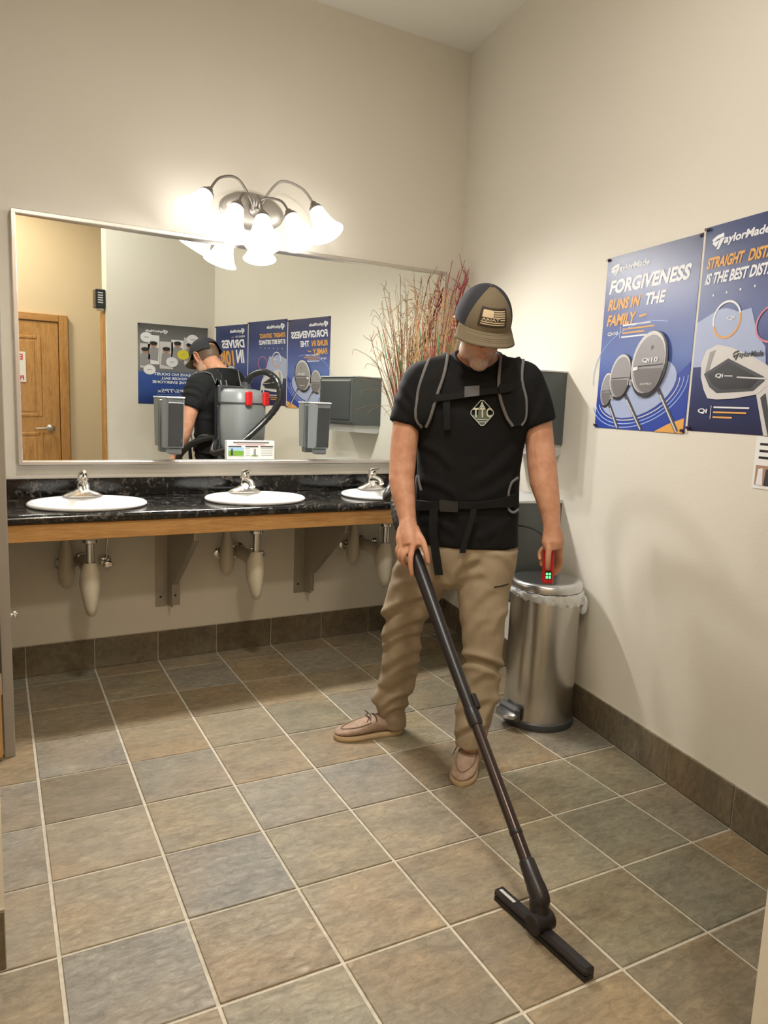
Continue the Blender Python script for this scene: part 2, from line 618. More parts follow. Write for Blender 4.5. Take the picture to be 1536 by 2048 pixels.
class Sheet:
    """a printed sheet: u to the right and v downwards, both 0..1, as seen by a reader"""
    def __init__(self, root, tl, du, dv, n):
        self.root, self.tl, self.du, self.dv, self.nn = root, np.asarray(tl, float), np.asarray(du, float), np.asarray(dv, float), nrm(n)

    def at(self, u, v, lift):
        return self.tl + self.du * u + self.dv * v + self.nn * lift

    def text(self, body, u0, v0, u1, v1, mat, shear=0.0, bold=0.02, layer=1, name='lettering'):
        a, fs, asp = text2d(body, bold)
        mb = MB()
        hh = v1 - v0
        sk = shear * hh * np.linalg.norm(self.dv) / np.linalg.norm(self.du)
        mb.add([self.at(u0 + (u1 - u0 - abs(sk)) * p[0] + sk * p[1] + (abs(sk) if sk < 0 else 0), v1 - hh * p[1], 0.0006 * layer + 0.001) for p in a], fs)
        return mb.build(name, mat, self.root, fix=False)

    def poly(self, pts, mat, layer=1, name='picture', parent=None):
        mb = MB()
        lo = 0.0006 * layer + 0.0004
        mb.prism([self.at(u, v, lo) for u, v in pts], self.nn * 0.0005)
        return mb.build(name, mat, parent or self.root)

    def disc(self, u, v, ru, rv, mat, layer=1, name='picture', rot=0.0, n=28, parent=None):
        asp = np.linalg.norm(self.dv) / np.linalg.norm(self.du)
        pts = []
        for k in range(n):
            x, y = ru * math.cos(2 * PI * k / n), rv * asp * math.sin(2 * PI * k / n)
            pts.append((u + x * math.cos(rot) - y * math.sin(rot), v + (x * math.sin(rot) + y * math.cos(rot)) / asp))
        return self.poly(pts, mat, layer, name, parent)

    def line(self, pts, wd_, mat, layer=1, name='picture', parent=None):
        """open stroke, wd_ in u units"""
        asp = np.linalg.norm(self.dv) / np.linalg.norm(self.du)
        q = [np.array([p[0], p[1] * asp]) for p in pts]
        L, R_ = [], []
        for i, p in enumerate(q):
            t = q[min(i + 1, len(q) - 1)] - q[max(i - 1, 0)]
            t = t / (np.linalg.norm(t) + 1e-9)
            nn = np.array([-t[1], t[0]]) * wd_ / 2
            L.append(p + nn)
            R_.append(p - nn)
        mb = MB()
        vs, fs = [], []
        lo = 0.0006 * layer + 0.0006
        for a, b in zip(L, R_):
            vs += [self.at(a[0], a[1] / asp, lo), self.at(b[0], b[1] / asp, lo)]
        for i in range(len(q) - 1):
            fs.append((2 * i, 2 * i + 1, 2 * i + 3, 2 * i + 2))
        mb.add(vs, fs)
        return mb.build(name, mat, parent or self.root, fix=False)

    def arc(self, u, v, ru, rv, a0, a1, wd_, mat, layer=1, n=24, rot=0.0):
        asp = np.linalg.norm(self.dv) / np.linalg.norm(self.du)
        pts = []
        for k in range(n + 1):
            t = a0 + (a1 - a0) * k / n
            x, y = ru * math.cos(t), rv * asp * math.sin(t)
            pts.append((u + x * math.cos(rot) - y * math.sin(rot), v + (x * math.sin(rot) + y * math.cos(rot)) / asp))
        return self.line(pts, wd_, mat, layer)

# ================================================================== THE ROOM
CEIL = 3.387
XL, YF, YH = -3.45, -3.05, -4.55      # far left wall, wall beside the opening, passage end
XE = -1.355                            # free end of the wall beside the opening
def build_room():
    struct(MB().box(XL - .1, 1.0, YH - .1, .12, -.12, -.004).build('floor', 'grout'))
    struct(MB().box(XL - .1, 1.0, YH - .1, .12, CEIL, CEIL + .1).build('ceiling', 'ceiling_paint'))
    struct(MB().box(XL - .1, .12, 0, .12, -.007, CEIL).build('wall_back', 'wall_paint'))
    # right wall, running off square
    a, b = rw(-.0, 0, 0), rw(-YF / math.cos(TH), 0, 0)
    poly = [(0, 0, -.007), (b[0], b[1], -.007), (b[0] + .12, b[1], -.007), (.12, 0, -.007)]
    struct(MB().prism(poly, (0, 0, CEIL + .007)).build('wall_right', 'wall_paint'))
    # wall beside the opening, behind the posters' corner
    struct(MB().box(XE, b[0] + .12, YF - .14, YF, -.007, CEIL).build('wall_front', 'wall_paint'))
    # short wall at the left of the opening
    struct(MB().box(XL, -2.604, -1.98, -1.84, -.007, CEIL).build('wall_left', 'wall_paint'))
    struct(MB().box(XL - .1, XL, YH, 0, -.007, CEIL).build('wall_left_far', 'wall_paint'))
    struct(MB().box(XL - .1, 1.0, YH - .12, YH, -.007, CEIL).build('wall_passage', 'hall_paint'))
    struct(MB().box(.9, 1.0, YH, YF - .14, -.007, CEIL).build('wall_passage_end', 'hall_paint'))
    # oak jamb on the free end of the wall
    j = struct(MB().box(XE - .018, XE, YF - .135, YF - .05, -.007, 2.06, .003).build('trim_1', 'oak_upright'))

def clip(poly, n, c):
    """keep n.p >= c"""
    out = []
    for i in range(len(poly)):
        a, b = poly[i], poly[(i + 1) % len(poly)]
        da, db = a @ n - c, b @ n - c
        if da >= 0:
            out.append(a)
        if da * db < 0:
            out.append(a + (b - a) * da / (da - db))
    return out

PALETTE = [(0.208, 0.172, 0.112), (0.215, 0.182, 0.125), (0.200, 0.178, 0.132), (0.194, 0.178, 0.143), (0.216, 0.175, 0.110), (0.202, 0.178, 0.118), (0.190, 0.157, 0.103), (0.195, 0.180, 0.128)]
SPECIAL = {(0, 7): 3, (1, 6): 3, (2, 5): 2, (1, 5): 5, (0, 6): 1, (3, 5): 3, (2, 6): 5, (3, 6): 1, (4, 7): 7, (6, 6): 7, (6, 7): 2, (3, 7): 0, (1, 7): 0, (-1, 7): 4, (-1, 4): 3, (-1, 5): 3, (-1, 6): 2}
def tile_mesh(poly, top, name):
    mb = MB()
    c = sum(poly) / len(poly)
    low = [np.array([p[0], p[1], -.006]) for p in poly]
    mid = [np.array([p[0], p[1], top - .0016]) for p in poly]
    hi = []
    for p in poly:
        d = p - c
        q = c + d * (1 - .0022 / max(np.linalg.norm(d), .01))
        hi.append(np.array([q[0], q[1], top]))
    mb.loft([low, mid, hi])
    return mb

def build_floor_tiles():
    floor = bpy.data.objects['floor']
    gap = .0049
    shared = None
    rnd = random.Random(3)
    for r in range(0, 14):
        for c in range(-3, 8):
            y1 = -(r - 1)
            g = [(c + gap / T, y1 - gap / T), (c + gap / T, y1 - 1 + gap / T), (c + 1 - gap / T, y1 - 1 + gap / T), (c + 1 - gap / T, y1 - gap / T)]
            P = [g2w(*q)[:2] for q in g]
            ctr = sum(P) / 4
            full = list(P)
            P = clip(P, np.array([0, -1.0]), .0135)
            if len(P) > 2:
                P = clip(P, WN[:2], .0135)
            if len(P) > 2:
                P = clip(P, np.array([1.0, 0]), XL + .004)
            if len(P) > 2:
                P = clip(P, np.array([0, 1.0]), YH + .004)
            if len(P) < 3:
                continue
            area = abs(sum(P[i][0] * P[(i + 1) % len(P)][1] - P[(i + 1) % len(P)][0] * P[i][1] for i in range(len(P)))) / 2
            if area < .0006:
                continue
            org = np.array([ctr[0], ctr[1], rnd.uniform(-.0006, .0006)])
            isfull = len(P) == 4 and all(np.allclose(a, b) for a, b in zip(P, full))
            if isfull and shared is not None:
                ob = link('floor_tile', shared, None, floor, org)
            else:
                mb = tile_mesh([p - ctr for p in P], 0.0, 't')
                me = mb.mesh('floor_tile')
                ob = link('floor_tile', me, 'slate_tile', floor, org)
                if isfull:
                    shared = me
            col = PALETTE[SPECIAL.get((c, r), rnd.randrange(len(PALETTE)))]
            k = rnd.uniform(.9, 1.12)
            ob.color = (col[0] * k * 1.1, col[1] * k * 1.1, col[2] * k * 1.1, 1)

BH = .152
def build_baseboards():
    rnd = random.Random(5)
    def base_piece(par, p0, p1, n, name='base_tile'):
        p0, p1, n = np.asarray(p0), np.asarray(p1), np.asarray(n)
        ctr = (p0 + p1) / 2
        h = (p1 - p0) / 2
        mb = MB().obox(n * .0055 + UP * BH / 2, h, n * .0045, UP * (BH / 2 - .001), .0018)
        ob = link(name, mb.mesh(name), 'slate_tile', par, ctr - wloc(par))
        k = rnd.uniform(.78, 1.0)
        col = PALETTE[rnd.choice([0, 1, 4, 6])]
        ob.color = (col[0] * .8 * k, col[1] * .8 * k, col[2] * .8 * k, 1)
    b = struct(MB().box(-2.7, -.004, -.005, 0, 0, BH + .002).build('baseboard_back', 'grout'))
    xs = [-2.7] + [g2w(c, GPART + GU * c)[0] for c in range(0, 8)] + [-.012]
    xs = [x for x in xs if x <= -.012]
    for a, c in zip(xs[:-1], xs[1:]):
        if c - a > .03:
            base_piece(b, (a + .0025, 0, 0), (c - .0025, 0, 0), (0, -1, 0))
    e = rw(2.95, 0, 0)
    mb = MB().prism([rw(.002, 0, 0), rw(3.08, 0, 0), rw(3.08, .005, 0), rw(.002, .005, 0)], (0, 0, BH + .002))
    b = struct(mb.build('baseboard_right', 'grout'))
    ss = [.012]
    for r in range(1, 12):
        g = g2w(7 + GQ + GS * (r - 6), -(r - 1))
        s = float(g @ WD)
        if .05 < s < 3.04:
            ss.append(s)
    ss.append(3.07)
    for a, c in zip(ss[:-1], ss[1:]):
        if c - a > .03:
            base_piece(b, rw(a + .0025, 0, 0), rw(c - .0025, 0, 0), WN)
    # front wall and the short left wall
    x1 = rw(3.08, 0, 0)[0]
    b = struct(MB().box(XE, x1, YF, YF + .005, 0, BH + .002).build('baseboard_front', 'grout'))
    base_piece(b, (XE + .01, YF, 0), (XE + .31, YF, 0), (0, 1, 0))
    base_piece(b, (XE + .315, YF, 0), (x1 - .02, YF, 0), (0, 1, 0))
    b = struct(MB().box(XL, -2.604, -1.985, -1.98, 0, BH + .002).build('baseboard_left', 'grout'))
    base_piece(b, (-2.90, -1.98, 0), (-2.606, -1.98, 0), (0, -1, 0))
    base_piece(b, (-3.205, -1.98, 0), (-2.905, -1.98, 0), (0, -1, 0))

build_room()
build_floor_tiles()
build_baseboards()

# ------------------------------------------------------------------ mirror
MX0, MX1, MZ0, MZ1 = -2.415, -.135, 1.032, 2.137
SAG = .030
MYAW = math.tan(math.radians(-.5))
def build_mirror():
    root = thing('wall_mirror', 'large wall mirror in a thin aluminium frame above the sinks', 'mirror', ((MX0 + MX1) / 2, -.02, MZ0))
    nx = 64
    xs = [MX0 + .006 + (MX1 - MX0 - .012) * i / nx for i in range(nx + 1)]
    xm, hw = (MX0 + MX1) / 2, (MX1 - MX0) / 2
    mb = MB()
    fr = lambda x: -.012 - SAG * ((x - xm) / hw) ** 2 + MYAW * (x - xm)
    vs, fs = [], []
    for x in xs:
        vs += [(x, fr(x), MZ0 + .006), (x, fr(x), MZ1 - .006), (x, -.002, MZ0 + .006), (x, -.002, MZ1 - .006)]
    for i in range(nx):
        a, b = 4 * i, 4 * i + 4
        fs += [(a, b, b + 1, a + 1), (a + 2, a + 3, b + 3, b + 2), (a + 1, b + 1, b + 3, a + 3), (a, a + 2, b + 2, b)]
    fs += [(0, 1, 3, 2), (4 * nx, 4 * nx + 2, 4 * nx + 3, 4 * nx + 1)]
    mb.add(vs, fs)
    g = mb.build('glass', 'mirror_silver', root, smooth=30)
    d = .022 + SAG
    t = .019
    for (x0, x1, z0, z1) in ((MX0 - .008, MX0 + t - .008, MZ0, MZ1), (MX1 - t + .008, MX1 + .008, MZ0, MZ1)):
        MB().box(x0, x1, -.002 - d, -.001, z0, z1, .003).build('frame_side', 'frame_alu', root)
    for (z0, z1) in ((MZ0 - .008, MZ0 + t - .008), (MZ1 - t + .008, MZ1 + .008)):
        MB().box(MX0 - .008, MX1 + .008, -.003 - d, -.001, z0, z1, .003).build('frame_rail', 'frame_alu', root)
build_mirror()

# ------------------------------------------------------------------ vanity
CT = .870
CX0, CX1, CY = -2.512, -.112, -.555
SINKS = [(-2.165, -.315), (-1.385, -.315), (-.640, -.315)]
def build_counter():
    root = thing('vanity_counter', 'long black granite-look washroom counter with splashback and oak front rail', 'counter', ((CX0 + CX1) / 2, -.3, .757))
    # worktop with three oval openings
    bm = bmesh.new()
    def loop(pts, z):
        vs = [bm.verts.new((x, y, z)) for x, y in pts]
        return vs, [bm.edges.new((vs[i], vs[(i + 1) % len(vs)])) for i in range(len(vs))]
    holes = [[(cx + .225 * math.cos(2 * PI * k / 36), cy - .012 + .175 * math.sin(2 * PI * k / 36)) for k in range(36)] for cx, cy in SINKS]
    x1b = rw(.03, 0, 0)[0] - .004
    x1f = rw(-CY / math.cos(TH), 0, 0)[0] - .012
    outer = [(CX0, CY + .018), (x1f, CY + .018), (x1b, -.022), (CX0, -.022)]
    for z in (CT, CT - .04):
        es = []
        for pts in [outer] + holes:
            es += loop(pts, z)[1]
        bmesh.ops.triangle_fill(bm, edges=es, use_beauty=True)
    bm.verts.index_update()
    base = wloc(root)
    me = bpy.data.meshes.new('worktop')
    bmesh.ops.translate(bm, verts=bm.verts, vec=-Vector(base))
    # walls of the holes
    bm.verts.ensure_lookup_table()
    half = len(bm.verts) // 2
    st = 4
    for h in holes:
        n = len(h)
        for k in range(n):
            a, b = bm.verts[st + k], bm.verts[st + (k + 1) % n]
            c, d = bm.verts[half + st + (k + 1) % n], bm.verts[half + st + k]
            bm.faces.new((a, b, c, d))
        st += n
    bmesh.ops.recalc_face_normals(bm, faces=bm.faces)
    bm.to_mesh(me)
    bm.free()
    link('worktop', me, 'black_granite', root)
    # rounded nosing along the front
    prof = []
    for k in range(9):
        a = PI / 2 + PI * k / 8
        prof.append((CY + .020 + .020 * math.cos(a), CT - .020 + .020 * math.sin(a)))
    rings = [[(x, y, z) for y, z in prof] for x in (CX0, x1f)]
    MB().loft(rings).build('nosing', 'black_granite', root, smooth=40)
    MB().box(CX0, x1b - .004, -.022, -.002, CT - .002, .958, .004).build('splashback', 'black_granite', root)
    MB().box(CX0 + .002, x1f - .004, CY + .018, CY + .036, .757, CT - .041, .002).build('front_rail', 'oak_along', root)
build_counter()

def build_sink(cx, cy, label, group):
    root = thing('sink', label, 'sink', (cx, cy, CT), group)
    n = 48
    def ring(rx, ry, z, oy=0.0):
        return [(cx + rx * math.cos(2 * PI * k / n), cy + oy + ry * math.sin(2 * PI * k / n), z) for k in range(n)]
    prof = [(.245, .208, CT + .001, 0), (.251, .213, CT + .007, 0), (.250, .212, CT + .014, 0), (.243, .206, CT + .019, 0), (.232, .195, CT + .019, -.001),
            (.222, .178, CT + .015, -.008), (.212, .160, CT + .002, -.020), (.200, .148, CT - .03, -.024), (.175, .128, CT - .08, -.024), (.13, .092, CT - .115, -.022),
            (.06, .045, CT - .128, -.02), (.022, .022, CT - .131, -.02), (.022, .022, CT - .15, -.02)]
    outer = [(.06, .05, CT - .145, -.02), (.14, .10, CT - .13, -.022), (.19, .14, CT - .09, -.024), (.214, .160, CT - .03, -.02), (.220, .170, CT - .002, -.01)]
    rings = [ring(a, b, z, o) for a, b, z, o in outer] + [ring(.222, .172, CT + .0005, -.01)] + [ring(a, b, z, o) for a, b, z, o in prof]
    MB().loft(rings, cap=False).build('basin', 'white_ceramic', root, smooth=60)
    MB().lathe((cx, cy - .02, CT - .131), (0, 0, 1), [(-.012, .021), (0, .021), (.003, .018), (.003, .006)]).build('drain', 'chrome', root, smooth=40)
    return root

def build_faucet(cx, cy, label, group):
    z0 = CT + .018
    root = thing('faucet', label, 'faucet', (cx, cy, z0), group)
    root.scale = (1.14, 1.14, 1.0)
    # long deck plate
    n = 32
    def ring(rx, ry, z):
        return [(cx + math.copysign(abs(math.cos(2 * PI * k / n)) ** .8, math.cos(2 * PI * k / n)) * rx, cy + ry * math.sin(2 * PI * k / n), z) for k in range(n)]
    MB().loft([ring(.078, .026, z0), ring(.078, .026, z0 + .006), ring(.062, .024, z0 + .016), ring(.036, .023, z0 + .026), ring(.026, .022, z0 + .034)]).build('deck_plate', 'nickel', root, smooth=50)
    # body, leaning a little forwards
    rings = []
    for z, hx, hy, oy in ((z0 + .012, .028, .024, 0), (z0 + .045, .024, .022, -.002), (z0 + .07, .022, .021, -.006), (z0 + .088, .021, .021, -.010), (z0 + .094, .016, .016, -.011)):
        rings.append([(cx + hx * math.cos(2 * PI * k / 24), cy + oy + hy * math.sin(2 * PI * k / 24), z) for k in range(24)])
    MB().loft(rings).build('body', 'nickel', root, smooth=50)
    # spout
    pts = catmull([(cx, cy - .005, z0 + .050), (cx, cy - .04, z0 + .062), (cx, cy - .085, z0 + .058), (cx, cy - .105, z0 + .040)], 4)
    MB().tube(pts, [.018, .018, .018, .0175, .017, .0165, .016, .0155, .015, .0145, .014, .0135, .013][:len(pts)], 14).build('spout', 'nickel', root, smooth=50)
    # lever
    pts = [(cx, cy - .008, z0 + .092), (cx, cy - .012, z0 + .104), (cx, cy - .030, z0 + .114), (cx, cy - .062, z0 + .122)]
    MB().tube(catmull(pts, 4), [.019, .019, .0185, .018, .0175, .016, .014, .012, .011, .010, .009, .008, .007], 12).build('lever', 'nickel', root, smooth=50)
    MB().ball((cx, cy - .030, z0 + .099), .0035).build('dot', 'print_black', root)
    return root

def build_trap(cx, cy, label, group):
    zb = CT - .153
    root = thing('drain_trap', label, 'drain pipe', (cx, -.02, .38), group)
    y = cy - .02
    MB().lathe((cx, y, zb), (0, 0, -1), [(-.002, .032), (.012, .032), (.016, .024), (.018, .019), (.10, .019), (.102, .023), (.112, .023)], 20).build('tailpiece', 'chrome', root, smooth=40)
    # padded ivory cover, hanging tongue with the arm back to the wall
    rings = []
    for z, hx, hy, oy in ((zb - .105, .026, .030, 0), (zb - .15, .042, .050, .01), (zb - .20, .046, .062, .015), (zb - .26, .038, .056, .01), (zb - .31, .028, .042, 0), (zb - .343, .018, .025, -.004), (zb - .351, .007, .010, -.004)):
        rings.append([(cx + hx * math.cos(2 * PI * k / 20), y + oy + hy * math.sin(2 * PI * k / 20), z) for k in range(20)])
    MB().loft(rings).build('trap_cover', 'ivory_vinyl', root, smooth=60)
    pts = catmull([(cx + .005, y + .03, zb - .22), (cx + .01, y + .10, zb - .175), (cx + .015, y + .18, zb - .165), (cx + .015, -.012, zb - .165)], 5)
    MB().tube(pts, .034, 16).build('arm_cover', 'ivory_vinyl', root, smooth=60)
    MB().lathe((cx + .015, -.001, zb - .165), (0, -1, 0), [(0, .045), (.006, .045), (.012, .036)], 20).build('flange', 'chrome', root, smooth=40)
    return root

def build_supply(cx, label, group, padded):
    """stop valve on the wall; the hot one wears a padded cover"""
    z = .545
    root = thing('stop_valve', label, 'valve', (cx, 0, z - .05), group)
    MB().lathe((cx, -.001, z), (0, -1, 0), [(0, .030), (.004, .030), (.010, .020), (.012, .009), (.05, .009), (.05, .013), (.075, .013)], 20).build('escutcheon', 'chrome', root, smooth=40)
    MB().lathe((cx, -.075, z), (0, -1, 0), [(0, .009), (.01, .009), (.011, .019), (.022, .019), (.026, .014)], 18, sx=1.25).build('handle', 'chrome', root, smooth=40)
    MB().tube([(cx, -.062, z + .008), (cx, -.062, z + .08), (cx + .005, -.075, z + .16), (cx + .01, -.09, z + .21)], .0045, 8).build('riser', 'chrome', root, smooth=60)
    if padded:
        rings = []
        for zz, hx, hy in ((z + .19, .014, .016), (z + .12, .022, .024), (z + .04, .034, .038), (z - .03, .040, .044), (z - .075, .032, .034), (z - .098, .014, .014)):
            rings.append([(cx + .012 + hx * math.cos(2 * PI * k / 18), -.095 + hy * math.sin(2 * PI * k / 18), zz) for k in range(18)])
        MB().loft(rings).build('padded_cover', 'ivory_vinyl', root, smooth=60)
    return root

def build_bracket(x, label, group):
    root = thing('counter_bracket', label, 'bracket', (x, 0, .285), group)
    pl = MB().box(x - .062, x + .062, -.006, -.0005, .285, .755, .001)
    p = pl.build('wall_plate', 'bracket_steel', root)
    for sx in (-.038, .038):
        MB().lathe((x + sx, -.006, .335), (0, -1, 0), [(0, .006), (.001, .006)], 10).build('screw', 'print_black', p)
    poly = [(x, -.006, .288), (x, -.10, .30), (x, -.11, .42), (x, -.50, .72), (x, -.515, .753), (x, -.006, .753)]
    MB().prism([(q[0] - .003, q[1], q[2]) for q in poly], (.006, 0, 0)).build('gusset', 'bracket_steel', root)
    MB().box(x - .045, x + .045, -.515, -.006, .7535, .7565).build('top_flange', 'bracket_steel', root)
    # folded lip along the slope
    q0, q1 = np.array(poly[2]), np.array(poly[3])
    MB().obox((q0 + q1) / 2 + np.array([.012, 0, 0]), (.013, 0, 0), (q1 - q0) / 2, nrm(np.cross([1, 0, 0], q1 - q0)) * .0015).build('folded_lip', 'bracket_steel', root)
    return root

def build_vanity_fittings():
    who = ['at the left end of the counter by the post', 'in the middle of the counter', 'behind the man\'s arm']
    s = build_sink(*SINKS[0], 'white oval drop-in sink ' + who[0], 'sinks in the black counter')
    f = build_faucet(SINKS[0][0], SINKS[0][1] + .168, 'brushed nickel lever faucet at the left end of the counter', 'sink faucets')
    t = build_trap(*SINKS[0], 'ivory padded drain trap under the leftmost sink', 'covered traps under the sinks')
    v1 = build_supply(SINKS[0][0] - .085, 'stop valve in an ivory padded cover left of the drain under the leftmost sink', 'covered stop valves', True)
    v2 = build_supply(SINKS[0][0] + .115, 'bare chrome stop valve right of the drain under the leftmost sink', 'bare stop valves', False)
    for k in (1, 2):
        dx = SINKS[k][0] - SINKS[0][0]
        for o, lb in ((s, 'white oval drop-in sink ' + who[k]), (f, 'brushed nickel lever faucet ' + who[k]),
                      (t, ['', 'ivory padded drain trap under the middle sink', 'ivory padded drain trap under the sink behind the man'][k]),
                      (v1, 'stop valve in an ivory padded cover under the sink ' + who[k]), (v2, 'bare chrome stop valve under the sink ' + who[k])):
            dup(o, (o.location[0] + dx, o.location[1], o.location[2]), lb)
    b = build_bracket(-1.742, 'steel angle bracket under the counter between the left and middle sinks', 'counter brackets')
    dup(b, (-.975, 0, .285), 'steel angle bracket under the counter between the middle sink and the man\'s leg')
build_vanity_fittings()

# ------------------------------------------------------------------ lamps
def build_vanity_light():
    cx, cz = -1.312, 2.308
    root = thing('vanity_light', 'five-arm vanity wall light with lit white bell glass shades above the mirror', 'wall light', (cx, 0, cz))
    prof = [(0, 1.0), (.006, 1.0), (.010, .965), (.013, .93), (.016, .93), (.020, .88), (.023, .84), (.026, .84), (.030, .78), (.036, .62), (.040, .40), (.041, .15)]
    rings = []
    for h, r in prof:
        rings.append([(cx + .172 * r * math.cos(2 * PI * k / 40), -.001 - h, cz + .092 * r * math.sin(2 * PI * k / 40)) for k in range(40)])
    MB().loft(rings).build('back_plate', 'lamp_plate', root, smooth=25)
    MB().lathe((cx, -.04, cz), (0, -1, 0), [(0, .034), (.015, .034), (.022, .026), (.03, .012), (.036, .012), (.042, .004)], 20).build('hub', 'lamp_metal', root, smooth=40)
    soc = [((415, 385), .16), ((475, 412), .23), ((525, 432), .27), ((580, 430), .23), ((630, 415), .16)]
    mou = [((380, 432), .225), ((451, 478), .30), ((526, 500), .36), ((600, 474), .30), ((652, 463), .225)]
    for i in range(5):
        S = onback(*soc[i][0], -soc[i][1])
        M_ = onback(*mou[i][0], -mou[i][1])
        ax = nrm(M_ - S)
        out = nrm(np.array([S[0] - cx, S[1] + .03, 0]))
        top = S - ax * .03
        H = np.array([cx + out[0] * .02, -.06, cz - .01])
        rise = .085 if i in (0, 4) else .06
        mid = (H + top) / 2
        pts = catmull([H, H + np.array([out[0] * .015, out[1] * .03, .05]), np.array([H[0] * .62 + top[0] * .38, H[1] * .62 + top[1] * .38, max(H[2], top[2]) + rise]),
                       np.array([H[0] * .22 + top[0] * .78, H[1] * .22 + top[1] * .78, top[2] + rise * .75]), top], 8)
        MB().tube(pts, .0062, 10).build('arm', 'lamp_metal', root, smooth=60)
        MB().lathe(top - ax * .004, ax, [(0, .008), (.008, .016), (.02, .020), (.03, .025), (.034, .032), (.040, .033), (.044, .036), (.050, .036)], 22).build('socket_cup', 'lamp_metal', root, smooth=35)
        L = .150
        S0 = S + ax * .006
        prof = [(0, .031), (.02, .037), (.05, .044), (.08, .052), (.105, .061), (.125, .071), (.14, .081), (L, .089)]
        inn = [(h, r - .003) for h, r in reversed(prof)]
        MB().lathe(S0, ax, prof + inn, 32, cap=False).build('shade', 'shade_glass', root, smooth=70)
        ld = bpy.data.lights.new('bulb_glow', 'POINT')
        ld.energy = BULB_W
        ld.color = (1.0, 0.975, 0.935)
        ld.shadow_soft_size = .032
        lo = bpy.data.objects.new('bulb_glow', ld)
        COL.objects.link(lo)
        lo.parent = root
        lo.location = tuple(S0 + ax * .070 - wloc(root))
build_vanity_light()

def build_fill_lamp(x, y, watts, col, label):  # out-of-view flush fixture, added for its fill light
    root = thing('fill_lamp', label, 'ceiling light', (x, y, CEIL), 'added ceiling fill lamps')
    MB().lathe((x, y, CEIL), (0, 0, -1), [(0, .19), (.02, .19), (.024, .185)], 32).build('pan', 'frame_alu', root, smooth=30)
    MB().lathe((x, y, CEIL - .022), (0, 0, -1), [(0, .178), (.03, .165), (.055, .13), (.07, .08), (.076, .01)], 32).build('diffuser', 'fill_dome_glass', root, smooth=60)
    ld = bpy.data.lights.new('fill_glow', 'AREA')
    ld.shape = 'DISK'
    ld.size = .34
    ld.energy = watts
    ld.color = col
    lo = bpy.data.objects.new('fill_glow', ld)
    COL.objects.link(lo)
    lo.parent = root
    lo.location = (0, 0, -.105)
build_fill_lamp(-2.0, -2.35, ROOM_FILL_W, (1.0, .97, .92), 'added unseen ceiling fill lamp over the washroom floor')
build_fill_lamp(-2.1, -3.85, HALL_FILL_W, (1.0, .86, .66), 'added unseen ceiling fill lamp in the passage by the oak door')

# ------------------------------------------------------------------ wall dispensers, bins
def build_soap(x, label, group):
    y0 = -.035
    z0, z1 = 1.112, 1.352
    root = thing('soap_dispenser', label, 'dispenser', (x, y0, z0), group)
    MB().box(x - .044, x + .044, y0 - .016, y0, z0 - .004, z1 - .006, .004).build('back_plate', 'light_grey_plastic', root)
    b = MB()
    rings = []
    for z, d in ((z0, .092), (z0 + .01, .098), (z1 - .02, .112), (z1 - .004, .112), (z1, .106)):
        rings.append([(x - .044, y0 - .02, z), (x - .044, y0 - d + .012, z), (x - .036, y0 - d, z), (x + .036, y0 - d, z), (x + .044, y0 - d + .012, z), (x + .044, y0 - .02, z)])
    b.loft(rings).build('cover', 'light_grey_plastic', root)
    MB().obox((x, y0 - .1065, (z0 + z1) / 2 - .006), (.036, 0, 0), (0, .002, .0), (0, -.0085 / .24 * .2, .106), .001).build('front_panel', 'grey_plastic', root)
    MB().box(x - .045, x + .045, y0 - .115, y0 - .015, z1 + .0005, z1 + .009, .003).build('lid', 'bin_light', root)
    MB().box(x - .03, x + .035, y0 - .085, y0 - .03, z0 - .032, z0 - .001, .006).build('nozzle', 'light_grey_plastic', root)
    MB().ball((x + .028, y0 - .103, z0 + .035), .006, .003, .009).build('sight_window', 'dark_grey_plastic', root)
    s = Sheet(root, (x - .012, y0 - .1125, z1 - .028), (.03, 0, 0), (0, 0, -.006), (0, -1, 0))
    s.poly([(0, 0), (1, 0), (1, 1), (0, 1)], 'bin_light', 1, 'maker_mark')
    return root

